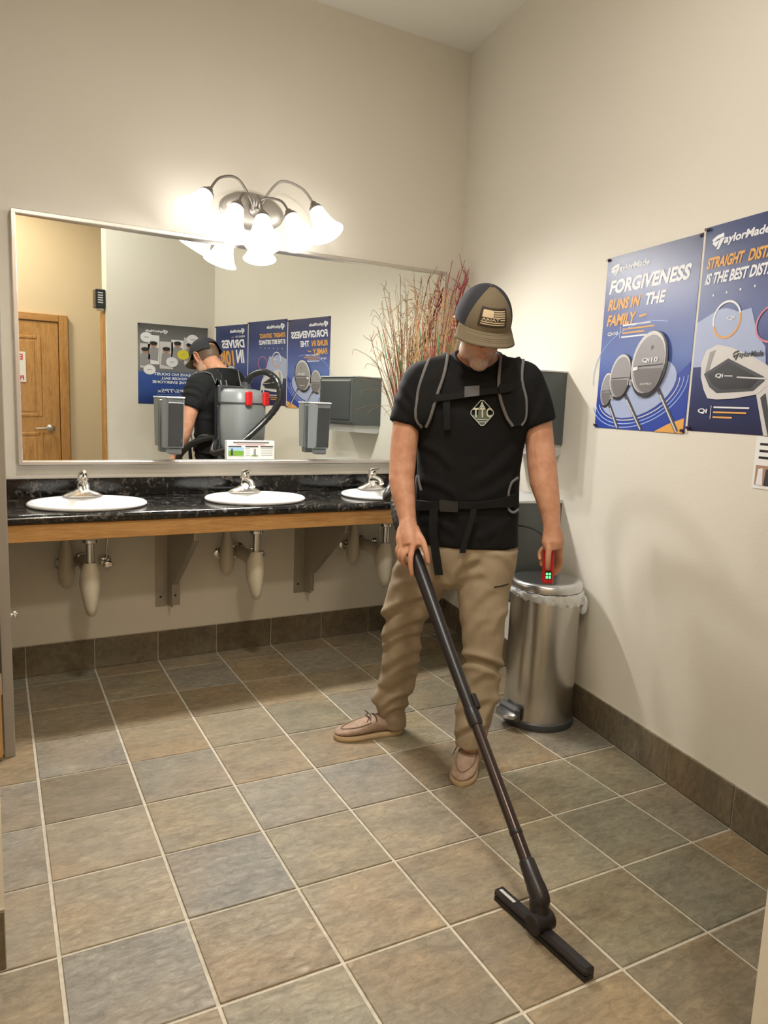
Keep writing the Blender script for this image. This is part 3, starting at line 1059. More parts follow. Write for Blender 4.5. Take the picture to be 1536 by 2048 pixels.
def build_dispensers():
    s = build_soap(-1.735, 'grey soap dispenser fixed to the mirror between the left and middle faucets', 'soap dispensers on the mirror')
    dup(s, (-.945, -.035, 1.112), 'grey soap dispenser fixed to the mirror between the middle faucet and the man')
    # paper towel dispenser on the right wall
    s0, s1, d = .86, 1.235, .225
    root = thing('towel_dispenser', 'dark grey paper towel dispenser on the right wall behind the man\'s shoulder', 'dispenser', rw((s0 + s1) / 2, 0, 1.16))
    prof = [(.001, 1.215), (d - .03, 1.215), (d, 1.235), (d, 1.525), (d - .02, 1.538), (.001, 1.538)]
    MB().prism([rw(s0, o, z) for o, z in prof], WD * (s1 - s0)).build('cover', 'bin_grey', root)
    MB().prism([rw(s0 - .003, o, z) for o, z in [(.001, 1.5395), (d - .005, 1.5395), (d - .005, 1.546), (.001, 1.546)]], WD * (s1 - s0 + .006)).build('lid', 'bin_light', root)
    prof = [(.001, 1.213), (d - .035, 1.213), (d - .045, 1.165), (.02, 1.155), (.001, 1.165)]
    MB().prism([rw(s0 + .012, o, z) for o, z in prof], WD * (s1 - s0 - .024)).build('towel_mouth', 'bin_light', root)
    MB().prism([rw(s0 + .02, o, z) for o, z in [(d + .0005, 1.24), (d + .006, 1.25), (d + .006, 1.51), (d + .0005, 1.52)]], WD * (s1 - s0 - .04)).build('front_panel', 'grey_plastic', root)
    # wall waste bin below it
    s0, s1, d = .93, 1.27, .25
    root = thing('wall_waste_bin', 'tall dark grey wall-hung waste bin below the towel dispenser, behind the steel can', 'waste bin', rw((s0 + s1) / 2, 0, .47))
    prof = [(.001, .47), (d - .03, .47), (d - .01, .49), (d, .90), (d - .006, .942), (.001, .942)]
    MB().prism([rw(s0, o, z) for o, z in prof], WD * (s1 - s0)).build('body', 'bin_grey', root)
    prof = [(.001, .9435), (d - .004, .9435), (d - .004, .952), (.03, .958), (.001, .958)]
    MB().prism([rw(s0 - .002, o, z) for o, z in prof], WD * (s1 - s0 + .004)).build('rim', 'bin_light', root)
build_dispensers()

def build_step_can():
    c = np.array([-.452, -1.42, 0])
    root = thing('pedal_bin', 'round brushed stainless steel pedal bin with a clear liner, standing by the right wall', 'trash can', c)
    R_ = .150
    MB().lathe(c, UP, [(0, R_ + .004), (.004, R_ + .007), (.030, R_ + .007), (.036, R_ + .001)], 48).build('base_ring', 'pedestal_grey', root, smooth=40)
    MB().lathe(c, UP, [(.035, R_), (.04, R_), (.58, R_), (.592, R_ - .002)], 64, cap=False).build('body', 'brushed_steel', root, smooth=40)
    MB().lathe(c, UP, [(.575, R_ - .004), (.6, R_ + .001), (.612, R_ + .001)], 48, cap=False).build('inner_rim', 'dark_grey_plastic', root, smooth=40)
    MB().lathe(c, UP, [(.606, R_ + .004), (.622, R_ + .005), (.636, R_ + .002), (.642, R_ - .006), (.6445, R_ - .02), (.6405, R_ - .05), (.638, .04), (.638, .002)], 64).build('lid', 'lid_steel', root, smooth=50)
    # liner folded over the rim: crumpled skirt
    rnd = random.Random(2)
    n = 120
    rings = []
    for j, (z, dr) in enumerate(((.603, .003), (.605, .008), (.598, .012), (.590, .012), (.582, .011), (.574, .008))):
        ring = []
        for k in range(n):
            a = 2 * PI * k / n
            w1 = noise.noise(Vector((math.cos(a) * 7, math.sin(a) * 7, j * .9)))
            w2 = noise.noise(Vector((math.cos(a) * 19, math.sin(a) * 19, j * 1.7 + 5)))
            sag = -.020 * math.sin(a * 1 + 2.2) * (j / 5) - .010 * (j / 5)
            r = R_ + dr + .010 * w1 + .008 * w2
            ring.append(c + np.array([r * math.cos(a), r * math.sin(a), z + sag + .016 * w2 * (j / 5)]))
        rings.append(ring)
    MB().loft(rings, cap=False).build('liner', 'plastic_bag', root, smooth=80)
    # hanging knot at the wall side
    e = nrm(np.array([.83, -.56, 0]))
    p = c + e * (R_ + .012)
    MB().tube(catmull([p + UP * .575, p + e * .008 + UP * .55, p + e * .004 + UP * .51, p - e * .006 + UP * .495], 5), [.006, .008, .010, .011, .012, .013, .014, .014, .015, .016, .016, .015, .014, .012, .010, .006], 10).build('liner_knot', 'plastic_bag', root, smooth=80)
    # pedal on the side facing the opening
    q = nrm(np.array([-.98, -.02, 0]))
    t = np.array([-q[1], q[0], 0])
    MB().obox(c + q * (R_ + .012) + UP * .062, t * .062, q * .016, UP * .036, .012).build('pedal_housing', 'pedestal_grey', root, smooth=30)
    rings = []
    for k in range(9):
        s = (k - 4) / 4 * .056
        o = .050 * (1 - (s / .075) ** 2)
        b = c + q * (R_ + .018) + t * s
        rings.append([b + UP * .058, b + q * o + UP * .050, b + q * (o + .004) + UP * .058, b + q * o + UP * .066, b + UP * .074])
    MB().loft(rings).build('pedal', 'lid_steel', root, smooth=40)
build_step_can()

# ------------------------------------------------------------------ stall post and oak panel at the left edge
def build_stall():
    root = thing('stall_post', 'narrow grey metal stall post beside the counter at the left edge', 'stall post', (-2.533, -.83, 0))
    MB().box(-2.552, -2.514, -.85, -.812, .0, 2.05, .003).build('post', 'stall_metal', root)
    MB().lathe((-2.514, -.831, .545), (1, 0, 0), [(0, .009), (.006, .009), (.010, .014), (.018, .015), (.024, .010)], 16).build('bumper', 'chrome', root, smooth=40)
    MB().box(-2.54, -2.526, -.811, -.003, .28, 2.02, .002).build('side_panel', 'stall_metal', root)
    root = thing('stall_door', 'oak stall door leaf hung beside the grey stall post at the left edge', 'door', (-2.8, -.9, .02))
    a, b = np.array([-2.562, -.870, 0]), np.array([-3.30, -1.28, 0])
    d = nrm(b - a)
    nn = np.array([-d[1], d[0], 0])
    MB().obox((a + b) / 2 + UP * 1.02, (b - a) / 2, nn * .016, UP * 1.0, .006).build('leaf', 'oak_upright', root)
    for z in (.3, 1.7):
        MB().tube([a - d * .006 + UP * (z - .04), a - d * .006 + UP * (z + .04)], .006, 10).build('hinge', 'lever_metal', root, smooth=60)
build_stall()

# ------------------------------------------------------------------ passage: door, sign, black box (seen in the mirror)
def build_passage():
    y = YH
    dx1, dx0 = -1.415, -2.235
    d = struct(MB().box(dx0, dx1, y + .001, y + .035, .01, 2.04, .002).build('door_1', 'oak_upright', origin=(dx1 - .41, y, 0)))
    xs = (dx0 + .13, dx1 - .13)
    for z0, z1 in ((1.10, 1.90), (.20, .94)):
        # recessed border and raised field
        for (a, b, c, e) in ((xs[0], xs[0] + .03, z0, z1), (xs[1] - .03, xs[1], z0, z1), (xs[0] + .031, xs[1] - .031, z0, z0 + .03), (xs[0] + .031, xs[1] - .031, z1 - .03, z1)):
            MB().box(a, b, y + .030, y + .043, c, e, .006).build('panel_moulding', 'oak_upright', d)
        MB().box(xs[0] + .05, xs[1] - .05, y + .030, y + .040, z0 + .05, z1 - .05, .004).build('panel', 'oak_upright', d)
    lv = np.array([dx1 - .075, y + .035, .985])
    h = MB().lathe(lv, (0, 1, 0), [(0, .034), (.006, .034), (.010, .028), (.012, .012), (.05, .011)], 20).build('door_handle', 'lever_metal', d, smooth=40)
    MB().tube([lv + [0, .048, 0], lv + [-.03, .052, .002], lv + [-.08, .052, -.002], lv + [-.12, .050, -.004]], [.011, .011, .009, .007], 12).build('lever', 'lever_metal', h, smooth=60)
    for k, (a, b, c, e) in enumerate(((dx1 + .006, dx1 + .076, .0, 2.12), (dx0 - .076, dx0 - .006, .0, 2.12), (dx0 - .005, dx1 + .005, 2.05, 2.12))):
        struct(MB().box(a, b, y + .0005, y + .05, c, e, .005).build('trim_%d' % (k + 2), 'oak_upright' if k < 2 else 'oak_along'))
    # sign on the door
    sx1 = -1.665
    root = thing('door_sign', 'white sign with red lettering on the oak passage door', 'sign', (sx1 - .15, y + .045, 1.44))
    MB().box(sx1 - .30, sx1, y + .0445, y + .0475, 1.44, 1.735, .001).build('plate', 'white_paper', root)
    # the reader faces the door, so reading direction runs towards -x
    s = Sheet(root, (sx1, y + .0475, 1.735), (-.30, 0, 0), (0, 0, -.295), (0, 1, 0))
    s.text('ELECTRICAL', .08, .07, .93, .27, 'print_red', bold=.03)
    s.text('AUTHORIZED', .30, .55, .92, .70, 'print_red', bold=.03)
    s.text('PERSONNEL', .06, .78, .93, .94, 'print_red', bold=.03)
    # black air-freshener box above the jamb
    root = thing('air_freshener', 'small black vented box high on the end of the wall by the jamb', 'air freshener', (XE, YF - .07, 2.08))
    b = MB().box(XE - .07, XE - .001, YF - .115, YF - .02, 2.08, 2.235, .006).build('case', 'black_plastic', root)
    for i in range(5):
        MB().box(XE - .055, XE - .02, YF - .0195, YF - .0175, 2.12 + i * .02, 2.13 + i * .02).build('vent_slot', 'bin_light', b)
    MB().box(XE - .05, XE - .015, YF - .10, YF - .03, 2.062, 2.079, .003).build('drip_tray', 'bin_light', root)
build_passage()

# ------------------------------------------------------------------ posters
PW, PH, PZ = .545, .700, 1.303
def poster(name, label, tl, du, dv, n, mat, curl=0.0):
    root = thing(name, label, 'poster', tl + dv + du * .5, 'golf posters on the walls')
    mb = MB()
    rings = []
    nn = nrm(n)
    for i in range(13):
        u = i / 12
        off = .0015
        rings.append([tl + du * u + nn * off, tl + du * u + dv + nn * off, tl + du * u + dv + nn * (off - .001), tl + du * u + nn * (off - .001)])
    mb.loft(rings)
    mb.build('sheet', mat, root, origin=None)
    sh = Sheet(root, tl + nn * .001, du, dv, n)
    for u, v in ((.015, .012), (.985, .012), (.015, .985), (.985, .985)):
        p = sh.at(u, v, .0015)
        MB().lathe(p, nn, [(0, .006), (.002, .007), (.004, .004), (.008, .004), (.010, .006)], 10).build('push_pin', 'pin_dark', root, smooth=40)
    return root, sh

def logo(s, u0, v0, u1, v1, mat='print_white', layer=1):
    """swinging T mark followed by the maker's name"""
    w_ = u1 - u0
    h = v1 - v0
    s.line([(u0, v0 + h * .42), (u0 + w_ * .08, v0 + h * .1), (u0 + w_ * .2, v0 - h * .04)], w_ * .05, mat, layer, 'logo_mark')
    s.poly([(u0 - w_ * .01, v0 + h * .62), (u0 + w_ * .13, v0 + h * .42), (u0 + w_ * .07, v0 + h * 1.12)], mat, layer, 'logo_mark')
    s.poly([(u0 + w_ * .14, v0 + h * .3), (u0 + w_ * .22, v0 + h * .22), (u0 + w_ * .13, v0 + h * 1.35), (u0 + w_ * .08, v0 + h * 1.38)], mat, layer, 'logo_mark')
    s.text('aylorMade', u0 + w_ * .2, v0 + h * .05, u1, v1 + h * .17, mat, .18, .032, layer)

def clubhead(s, u, v, ru, rv, rot, layer):
    s.disc(u, v, ru, rv, 'print_black', layer, rot=rot)
    s.disc(u - ru * .05, v - rv * .05, ru * .93, rv * .93, 'print_silver', layer + 1, rot=rot)
    s.disc(u - ru * .02, v, ru * .86, rv * .87, 'print_grey', layer + 2, rot=rot)
    a = []
    for k in range(15):
        t = .15 + (PI - .3) * k / 14
        a.append((u + ru * .84 * math.cos(t), v + rv * .85 * math.sin(t) * 1.0))
    s.poly(a, 'print_midgrey', layer + 3)
    s.line([(u - ru * .8, v + rv * .06), (u + ru * .82, v + rv * .02)], ru * .05, 'print_dark', layer + 4)

def build_posters():
    s0 = 1.478
    tl = rw(s0, 0, PZ + PH)
    r, s = poster('poster', 'blue golf club poster headed FORGIVENESS RUNS IN THE FAMILY on the right wall', tl, WD * PW, -UP * PH, WN, 'poster_blue')
    logo(s, .06, .055, .50, .095)
    s.text('FORGIVENESS', .05, .135, .93, .215, 'print_white', .22, .04)
    s.text('RUNS IN', .05, .245, .43, .310, 'print_orange', .22, .04)
    s.text('THE', .47, .245, .70, .310, 'print_white', .22, .04)
    s.text('FAMILY', .05, .335, .40, .400, 'print_orange', .22, .04)
    s.poly([(.43, .36), (.51, .355), (.51, .366), (.43, .371)], 'print_orange')
    s.text('Qi10', .07, .435, .20, .458, 'print_white', .1, .02)
    s.line([(.225, .41), (.22, .475)], .004, 'print_white')
    for k, (a, b) in enumerate(((.25, .56), (.25, .60), (.25, .50), (.24, .52))):
        s.line([(a, .405 + k * .022), (b, .405 + k * .022)], .011, 'print_white' if k in (0, 3) else 'print_orange')
    # pale swoosh, rings and the gold corner
    pts = [(0, .82)] + [(.02 + .98 * k / 16, .80 + .075 * math.sin(PI * k / 16) - .17 * (k / 16) ** 2) for k in range(17)] + [(1, 1), (0, 1)]
    s.poly(pts, 'print_royal', 1)
    s.disc(.47, .77, .42, .15, 'print_paleblue', 2, rot=-.25)
    for k, (ru, rv) in enumerate(((.45, .165), (.49, .185), (.53, .205))):
        s.arc(.47, .77, ru, rv, .1, PI - .1, .008, 'print_line' if k else 'print_silver', 3, rot=-.22)
    s.arc(.55, .70, .62, .30, PI * .95, PI * 1.6, .006, 'print_line', 1)
    s.poly([(.70, 1.0), (.84, .955), (.99, .92), (.99, 1.0)], 'print_orange', 3)
    # clubs with their shafts
    for (p0, p1) in (((.16, .85), (.29, .995)), ((.35, .80), (.56, .995)), ((.71, .77), (.93, .995))):
        s.line([p0, p1], .034, 'print_dark', 4)
        s.line([(p0[0] + .02, p0[1] + .03), (p1[0] - .004, p1[1])], .012, 'print_silver', 5)
    clubhead(s, .125, .775, .075, .105, .15, 5)
    clubhead(s, .285, .70, .125, .135, .3, 10)
    clubhead(s, .60, .635, .185, .185, .35, 15)
    s.text('Qi10', .53, .60, .70, .628, 'print_white', .1, .02, 21)
    logo(s, .62, .53, .64, .555, 'print_dark', 21)
    s.text('aylorMade', .53, .735, .66, .752, 'print_silver', .1, .01, 21)
    s.text('10', .38, .715, .43, .75, 'print_silver', .1, .02, 16)
    s.text('10', .18, .80, .22, .83, 'print_silver', .1, .02, 11)
    s.poly([(.44, .65), (.49, .645), (.49, .665), (.44, .67)], 'print_white', 21)

    tl = rw(s0 + PW + .012, 0, PZ + PH + .012)
    r, s = poster('poster', 'navy golf iron poster headed STRAIGHT DISTANCE, at the right edge of the right wall', tl, WD * PW, -UP * PH, WN, 'poster_navy')
    s.du = s.du * .84
    logo(s, .08, .055, .62, .10)
    s.text('STRAIGHT', .04, .150, .41, .205, 'print_orange', .22, .04)
    s.text('DISTANCE', .44, .150, .83, .205, 'print_orange', .22, .04)
    s.text('IS THE BEST DISTANCE', .04, .225, .85, .280, 'print_white', .22, .04)
    for k in range(6):
        s.disc(.14 + .13 * k, .335 - .004 * k, .008, .006, 'print_white', 1)
    pts = [(0, .46)] + [(.12 + .28 * k / 10, .43 - .025 * math.sin(PI * k / 10)) for k in range(11)] + [(.52, .42), (.56, .48), (.60, .55), (.68, .60), (.70, .68), (0, .68)]
    s.poly(pts, 'print_paleblue', 1)
    s.arc(.30, .46, .13, .085, -PI, 0, .016, 'print_white', 3, rot=-.3)
    s.arc(.30, .46, .13, .085, 0, PI, .016, 'print_orange', 3, rot=-.3)
    s.text('Qi', .30, .445, .38, .465, 'print_white', .1, .02, 3)
    s.arc(.72, .50, .14, .08, 0, 2 * PI, .014, 'print_pink', 3, rot=-.3)
    # iron head
    iron = [(.09, .66), (.13, .60), (.24, .575), (.38, .595), (.58, .64), (.72, .685), (.755, .73), (.74, .775), (.66, .815), (.45, .835), (.28, .84), (.19, .835), (.14, .79), (.10, .73)]
    s.poly(iron, 'print_silver', 4)
    s.poly([(.17, .61), (.23, .60), (.20, .65), (.18, .70), (.14, .71)], 'print_grey', 5)
    s.poly([(.13, .715), (.36, .645), (.70, .735), (.71, .755), (.62, .80), (.28, .81), (.20, .78)], 'print_dark', 5)
    s.poly([(.17, .722), (.36, .662), (.66, .742), (.59, .787), (.32, .792), (.23, .77)], 'print_black', 6)
    s.text('Qi', .25, .715, .33, .738, 'print_white', .1, .02, 7)
    s.line([(.34, .727), (.42, .729)], .008, 'print_silver', 7)
    s.line([(.46, .735), (.72, .745)], .010, 'print_silver', 7)
    logo(s, .40, .615, .68, .645, 'print_black', 5)
    s.poly([(.64, .80), (.755, .74), (.80, .86), (.86, 1.0), (.75, 1.0)], 'print_silver', 3)
    s.poly([(.69, .83), (.73, .81), (.83, 1.0), (.79, 1.0)], 'print_dark', 5)
    s.text('Qi', .10, .885, .20, .912, 'print_white', .1, .03, 3)
    s.line([(.235, .87), (.235, .935)], .005, 'print_white', 3)
    for k, (b, m_) in enumerate(((.60, 'print_white'), (.58, 'print_orange'), (.45, 'print_orange'))):
        s.line([(.26, .878 + k * .024), (b, .878 + k * .024)], .012, m_, 3)

    tl = rw(s0 + 2 * (PW + .012), 0, PZ + PH)
    r, s = poster('poster', 'navy golf poster headed DRIVES IN 10K on the right wall, seen in the mirror', tl, WD * .485, -UP * PH, WN, 'poster_navy')
    logo(s, .10, .055, .55, .10)
    s.text('EXPERIENCE YOUR', .08, .135, .38, .158, 'print_white', .2, .01)
    s.poly([(.42, .147), (.50, .145), (.50, .152), (.42, .154)], 'print_orange')
    s.text('DRIVES', .08, .18, .82, .285, 'print_white', .22, .04)
    s.text('IN', .08, .31, .36, .475, 'print_white', .22, .04)
    s.text('10K', .38, .31, .92, .51, 'print_orange', .22, .04)
    s.disc(.55, .72, .30, .20, 'print_paleblue', 1)
    clubhead(s, .52, .68, .24, .18, -.6, 3)
    for k in range(2):
        s.arc(.5, .62, .46 + .06 * k, .10 + .02 * k, .2, PI - .2, .008, 'print_line', 2)
    s.text('Qi10', .1, .885, .24, .912, 'print_white', .1, .03, 3)

    # ball poster on the wall beside the opening (seen in the mirror)
    xw = -.60
    w4 = .52
    # reader stands in the room facing -y: left is +x
    tl = np.array([xw - .02, YF, PZ + PH - .02])
    r, s = poster('poster', 'grey and blue golf ball poster on the short front wall, seen in the mirror', tl, np.array([-w4, 0, 0]), -UP * PH, np.array([0, 1.0, 0]), 'poster_ball')
    logo(s, .58, .07, .90, .105)
    for (u, v, a, b, m_) in ((.26, .23, .17, .30, 'print_silver'), (.44, .22, .18, .20, 'print_white'), (.60, .30, .19, .30, 'print_silver'), (.78, .24, .16, .32, 'print_white'), (.90, .32, .14, .26, 'print_silver')):
        s.poly([(u - a / 2, v - b / 2 + .06), (u + a / 2, v - b / 2 + .06), (u + a / 2, v + b / 2 + .10), (u - a / 2, v + b / 2 + .10)], m_, 1)
        s.disc(u, v + .02, .05, .035, 'print_skin', 2)
        s.disc(u, v, .055, .025, 'print_black', 3)
        s.poly([(u - .07, v + .055), (u + .06, v + .05), (u + .08, v + .20), (u - .06, v + .22)], 'print_grey', 2)
    for (u, v, m_) in ((.22, .16, 'print_white'), (.88, .17, 'print_white'), (.36, .36, 'print_yellow'), (.52, .46, 'print_white'), (.84, .57, 'print_white')):
        s.disc(u, v, .085, .062, m_, 5)
        s.line([(u - .03, v), (u + .03, v)], .012, 'print_grey', 6)
    s.text('LEAVE NO DOUBT', .22, .60, .78, .635, 'print_white', 0, .03, 4)
    s.text('WHOSE BALL', .30, .65, .68, .685, 'print_white', 0, .03, 4)
    s.text('PROVE EVERYONE', .20, .70, .80, .735, 'print_white', 0, .03, 4)
    s.text('TP5/TP5x', .28, .805, .74, .85, 'print_white', .2, .01, 4)
    for k in range(2):
        s.line([(.28, .875 + .03 * k), (.74, .875 + .03 * k)], .006, 'print_line', 4)

    # small notice cut by the right edge of the photograph
    sN = 2.352
    tl = rw(sN, 0, 1.311)
    root = thing('notice', 'white printed notice with a group picture, below the iron poster at the right edge', 'notice', rw(sN + .1, 0, 1.165))
    n_du, n_dv = WD * .215, -UP * .165
    MB().loft([[tl + n_du * u + WN * .002, tl + n_du * u + n_dv + WN * .002, tl + n_du * u + n_dv + WN * .001, tl + n_du * u + WN * .001] for u in (0, .5, 1)]).build('sheet', 'white_paper', root)
    s = Sheet(root, tl + WN * .0015, n_du, n_dv, WN)
    for k in range(3):
        s.line([(.08, .14 + .13 * k), (.9 - .12 * k, .14 + .13 * k)], .035, 'print_black', 1)
    s.poly([(.05, .55), (.95, .55), (.95, .93), (.05, .93)], 'print_skin', 1)
    for k in range(6):
        s.poly([(.1 + .14 * k, .62), (.18 + .14 * k, .60), (.2 + .14 * k, .93), (.08 + .14 * k, .93)], 'print_dark' if k % 2 else 'print_white', 2)
    # card on the mirror
    x0, x1 = -1.442, -1.178
    root = thing('mirror_card', 'small white instruction card with green golf pictures at the foot of the mirror', 'card', ((x0 + x1) / 2, -.03, 1.05))
    yc = -.028
    MB().box(x0, x1, yc, yc + .003, 1.046, 1.146, .0008).build('card', 'white_paper', root)
    s = Sheet(root, (x0, yc, 1.146), (x1 - x0, 0, 0), (0, 0, -.10), (0, -1, 0))
    s.line([(.13, .10), (.88, .10)], .022, 'print_midgrey', 1)
    s.line([(.2, .21), (.8, .21)], .008, 'print_red', 1)
    for a in (.03, .38, .70):
        s.line([(a, .31), (a + .27, .31)], .022, 'print_dark', 1)
    s.poly([(.03, .36), (.35, .36), (.35, .80), (.03, .80)], 'print_sky', 1)
    s.poly([(.03, .52), (.35, .55), (.35, .80), (.03, .80)], 'print_green', 2)
    s.poly([(.09, .42), (.12, .42), (.13, .78), (.08, .78)], 'print_dark', 3)
    s.disc(.58, .80, .08, .03, 'print_green', 1)
    s.poly([(.56, .44), (.60, .44), (.61, .78), (.55, .78)], 'print_grey', 2)
    for k in range(4):
        s.line([(.71, .42 + .12 * k), (.96, .42 + .12 * k)], .008, 'print_midgrey', 1)
        s.line([(.38, .42 + .12 * k), (.48, .42 + .12 * k)], .008, 'print_midgrey', 1)
build_posters()

# ------------------------------------------------------------------ dried arrangement in the corner
def build_plant():
    c = np.array([-.285, -.205, CT])
    root = thing('dried_arrangement', 'tall vase of tan, red and green dried grasses in the counter corner behind the man', 'plant', c)
    MB().lathe(c, UP, [(0, .055), (.01, .062), (.08, .075), (.16, .068), (.22, .045), (.26, .042), (.275, .052), (.272, .046), (.22, .03)], 28).build('vase', 'vase_brown', root, smooth=50)
    rnd = random.Random(11)
    specs = {'tan_stems': ('stem_tan', 46, .55, .98, .20, .0030), 'pale_stems': ('stem_pale', 26, .6, 1.0, .19, .0026), 'brown_twigs': ('stem_brown', 26, .6, 1.02, .24, .0026),
             'red_stems': ('stem_red', 16, .45, .80, .17, .0042), 'green_blades': ('stem_green', 5, .6, .92, .16, .0045)}
    for nm, (mat, n, h0, h1, sp, rr) in specs.items():
        mb = MB()
        for _ in range(n):
            a = rnd.uniform(0, 2 * PI)
            rad = sp * math.sqrt(rnd.random())
            h = rnd.uniform(h0, h1)
            tip = c + np.array([rad * math.cos(a) * 1.05, rad * math.sin(a) * .72 - .01, .2 + h])
            tip[1] = min(tip[1], -.075)
            tip[0] = min(tip[0], -.03 + tip[1] * .18)
            base = c + np.array([rnd.uniform(-.02, .02), rnd.uniform(-.02, .02), .20])
            mid = base * .45 + tip * .55 + np.array([rnd.uniform(-.02, .02), rnd.uniform(-.015, .015), .03])
            pts = catmull([base, base * .75 + mid * .25 + [0, 0, .03], mid, tip], 3)
            mb.tube(pts, [rr * (1 - .6 * i / (len(pts) - 1)) for i in range(len(pts))], 5)
            if nm in ('brown_twigs', 'tan_stems', 'pale_stems') and rnd.random() < .75:
                for _k in range(rnd.randint(2, 4)):
                    p = tip + (mid - tip) * rnd.uniform(0, .5)
                    d = np.array([rnd.uniform(-1, 1), rnd.uniform(-.6, .3), rnd.uniform(.1, 1.2)])
                    q = p + nrm(d) * rnd.uniform(.04, .10)
                    q[1] = min(q[1], -.07)
                    q[0] = min(q[0], -.03 + q[1] * .18)
                    mb.tube([p, (p + q) / 2 + [rnd.uniform(-.012, .012), 0, rnd.uniform(0, .015)], q], [rr * .6, rr * .5, rr * .35], 4)
        mb.build(nm, mat, root, smooth=60)['kind'] = 'stuff'
    # the tall red sprays that top the arrangement
    mb = MB()
    for (tx, ty) in ((905, 520), (918, 545), (930, 520), (955, 548), (968, 540), (945, 555), (975, 545), (884, 548), (935, 540), (960, 560)):
        P = onback(tx, ty, -.16)
        P[0] = min(P[0], -.05)
        root_p = c + np.array([rnd.uniform(-.02, .02), rnd.uniform(-.02, .02), .22])
        m1 = root_p * .5 + P * .5 + np.array([-.02, 0, .08])
        m2 = root_p * .2 + P * .8 + np.array([-.015, 0, .05])
        pts = catmull([root_p, m1, m2, P], 5)
        mb.tube(pts, [.0036 * (1 - .65 * i / (len(pts) - 1)) for i in range(len(pts))], 5)
        for k in range(3):
            t = len(pts) - 3 - k * 2
            q = pts[t] + np.array([rnd.uniform(-.07, .04), rnd.uniform(-.03, .02), rnd.uniform(.03, .09)])
            mb.tube([pts[t], (pts[t] + q) / 2 + [0, 0, .012], q], [.002, .0016, .001], 4)
    mb.build('red_sprays', 'stem_red', root, smooth=60)['kind'] = 'stuff'
    # loose curly twigs
    mb = MB()
    for _ in range(12):
        a = rnd.uniform(PI * .6, PI * 1.4)
        base = c + np.array([0, 0, .25])
        tip = c + np.array([math.cos(a) * rnd.uniform(.22, .36), -abs(math.sin(a)) * .12, rnd.uniform(.45, 1.05)])
        mid = base * .4 + tip * .6 + np.array([.04, -.01, .10])
        pts = catmull([base, mid, tip, tip + np.array([-.03, 0, -.03])], 5)
        mb.tube(pts, [.0016 * (1 - .5 * i / (len(pts) - 1)) for i in range(len(pts))], 4)
    mb.build('curly_twigs', 'stem_brown', root, smooth=60)['kind'] = 'stuff'
build_plant()

# ================================================================== THE MAN
PO = np.array([-1.06, -1.46, 0.0])
FW = nrm(np.array([CAM[0] - PO[0], CAM[1] - PO[1], 0]))     # where he faces
EW = np.array([-FW[1], FW[0], 0])                            # his left hand side
if EW[0] < 0:
    EW = -EW

def B(px, py, d):
    """point of the body seen at (px,py), d metres in front of the body's own plane"""
    return plane(px, py, FW, FW @ PO + d)

def hring(px, py, hw, hd, d, n=32, sq=1.0, lift=0.0):
    c = B(px, py, d)
    z = project(c)[2]
    a = hw * z / _f
    out = []
    for k in range(n):
        t = 2 * PI * k / n
        cx, sy = math.cos(t), math.sin(t)
        out.append(c + EW * a * math.copysign(abs(cx) ** sq, cx) + FW * hd * math.copysign(abs(sy) ** sq, sy))
    return out

TORSO = [(957, 706, 50, .060, .006), (956, 722, 76, .076, .012), (953, 738, 108, .094, .022), (950, 758, 130, .110, .032), (947, 790, 136, .122, .042), (944, 830, 126, .130, .040),
         (941, 880, 108, .130, .036), (936, 940, 103, .124, .034), (934, 1000, 103, .122, .032), (933, 1050, 102, .124, .030), (933, 1087, 102, .126, .030)]
ARM_R = [(850, 768, .062, .040), (828, 810, .060, .050), (813, 850, .052, .065), (808, 890, .0505, .085), (805, 930, .049, .105), (803, 960, .0475, .125), (807, 990, .043, .150), (811, 1015, .037, .170), (815, 1040, .0315, .190)]
ARM_L = [(1040, 768, .062, .040), (1062, 810, .060, .045), (1076, 850, .052, .050), (1080, 890, .0515, .060), (1084, 930, .0535, .075), (1088, 965, .0515, .090), (1096, 1000, .043, .105), (1101, 1025, .0365, .115), (1103, 1048, .032, .125)]
HC = B(963, 656, .150)
yaw_h, pit_h, rol_h = math.radians(15), math.radians(27), math.radians(2)
_f1 = FW * math.cos(yaw_h) + EW * math.sin(yaw_h)
_e1 = EW * math.cos(yaw_h) - FW * math.sin(yaw_h)
HF = _f1 * math.cos(pit_h) - UP * math.sin(pit_h)
HU = UP * math.cos(pit_h) + _f1 * math.sin(pit_h)
HE = _e1 * math.cos(rol_h) - HU * math.sin(rol_h)
HU = HU * math.cos(rol_h) + _e1 * math.sin(rol_h)

def H(x, y, z):
    return HC + HE * x + HF * y + HU * z

WAND_TOP = B(815, 1076, .178)
WAND_BOT = onfloor(1078, 1790, .10)

def finger(mb, pts, r0, r1):
    pts = [np.asarray(p, float) for p in pts]
    q = catmull(pts, 4)
    n = len(q)
    mb.tube(q, [r0 + (r1 - r0) * i / (n - 1) for i in range(n)], 10)
    mb.ball(q[-1], r1 * .98, n=10, m=6)
    mb.ball(q[0], r0 * .98, n=10, m=6)

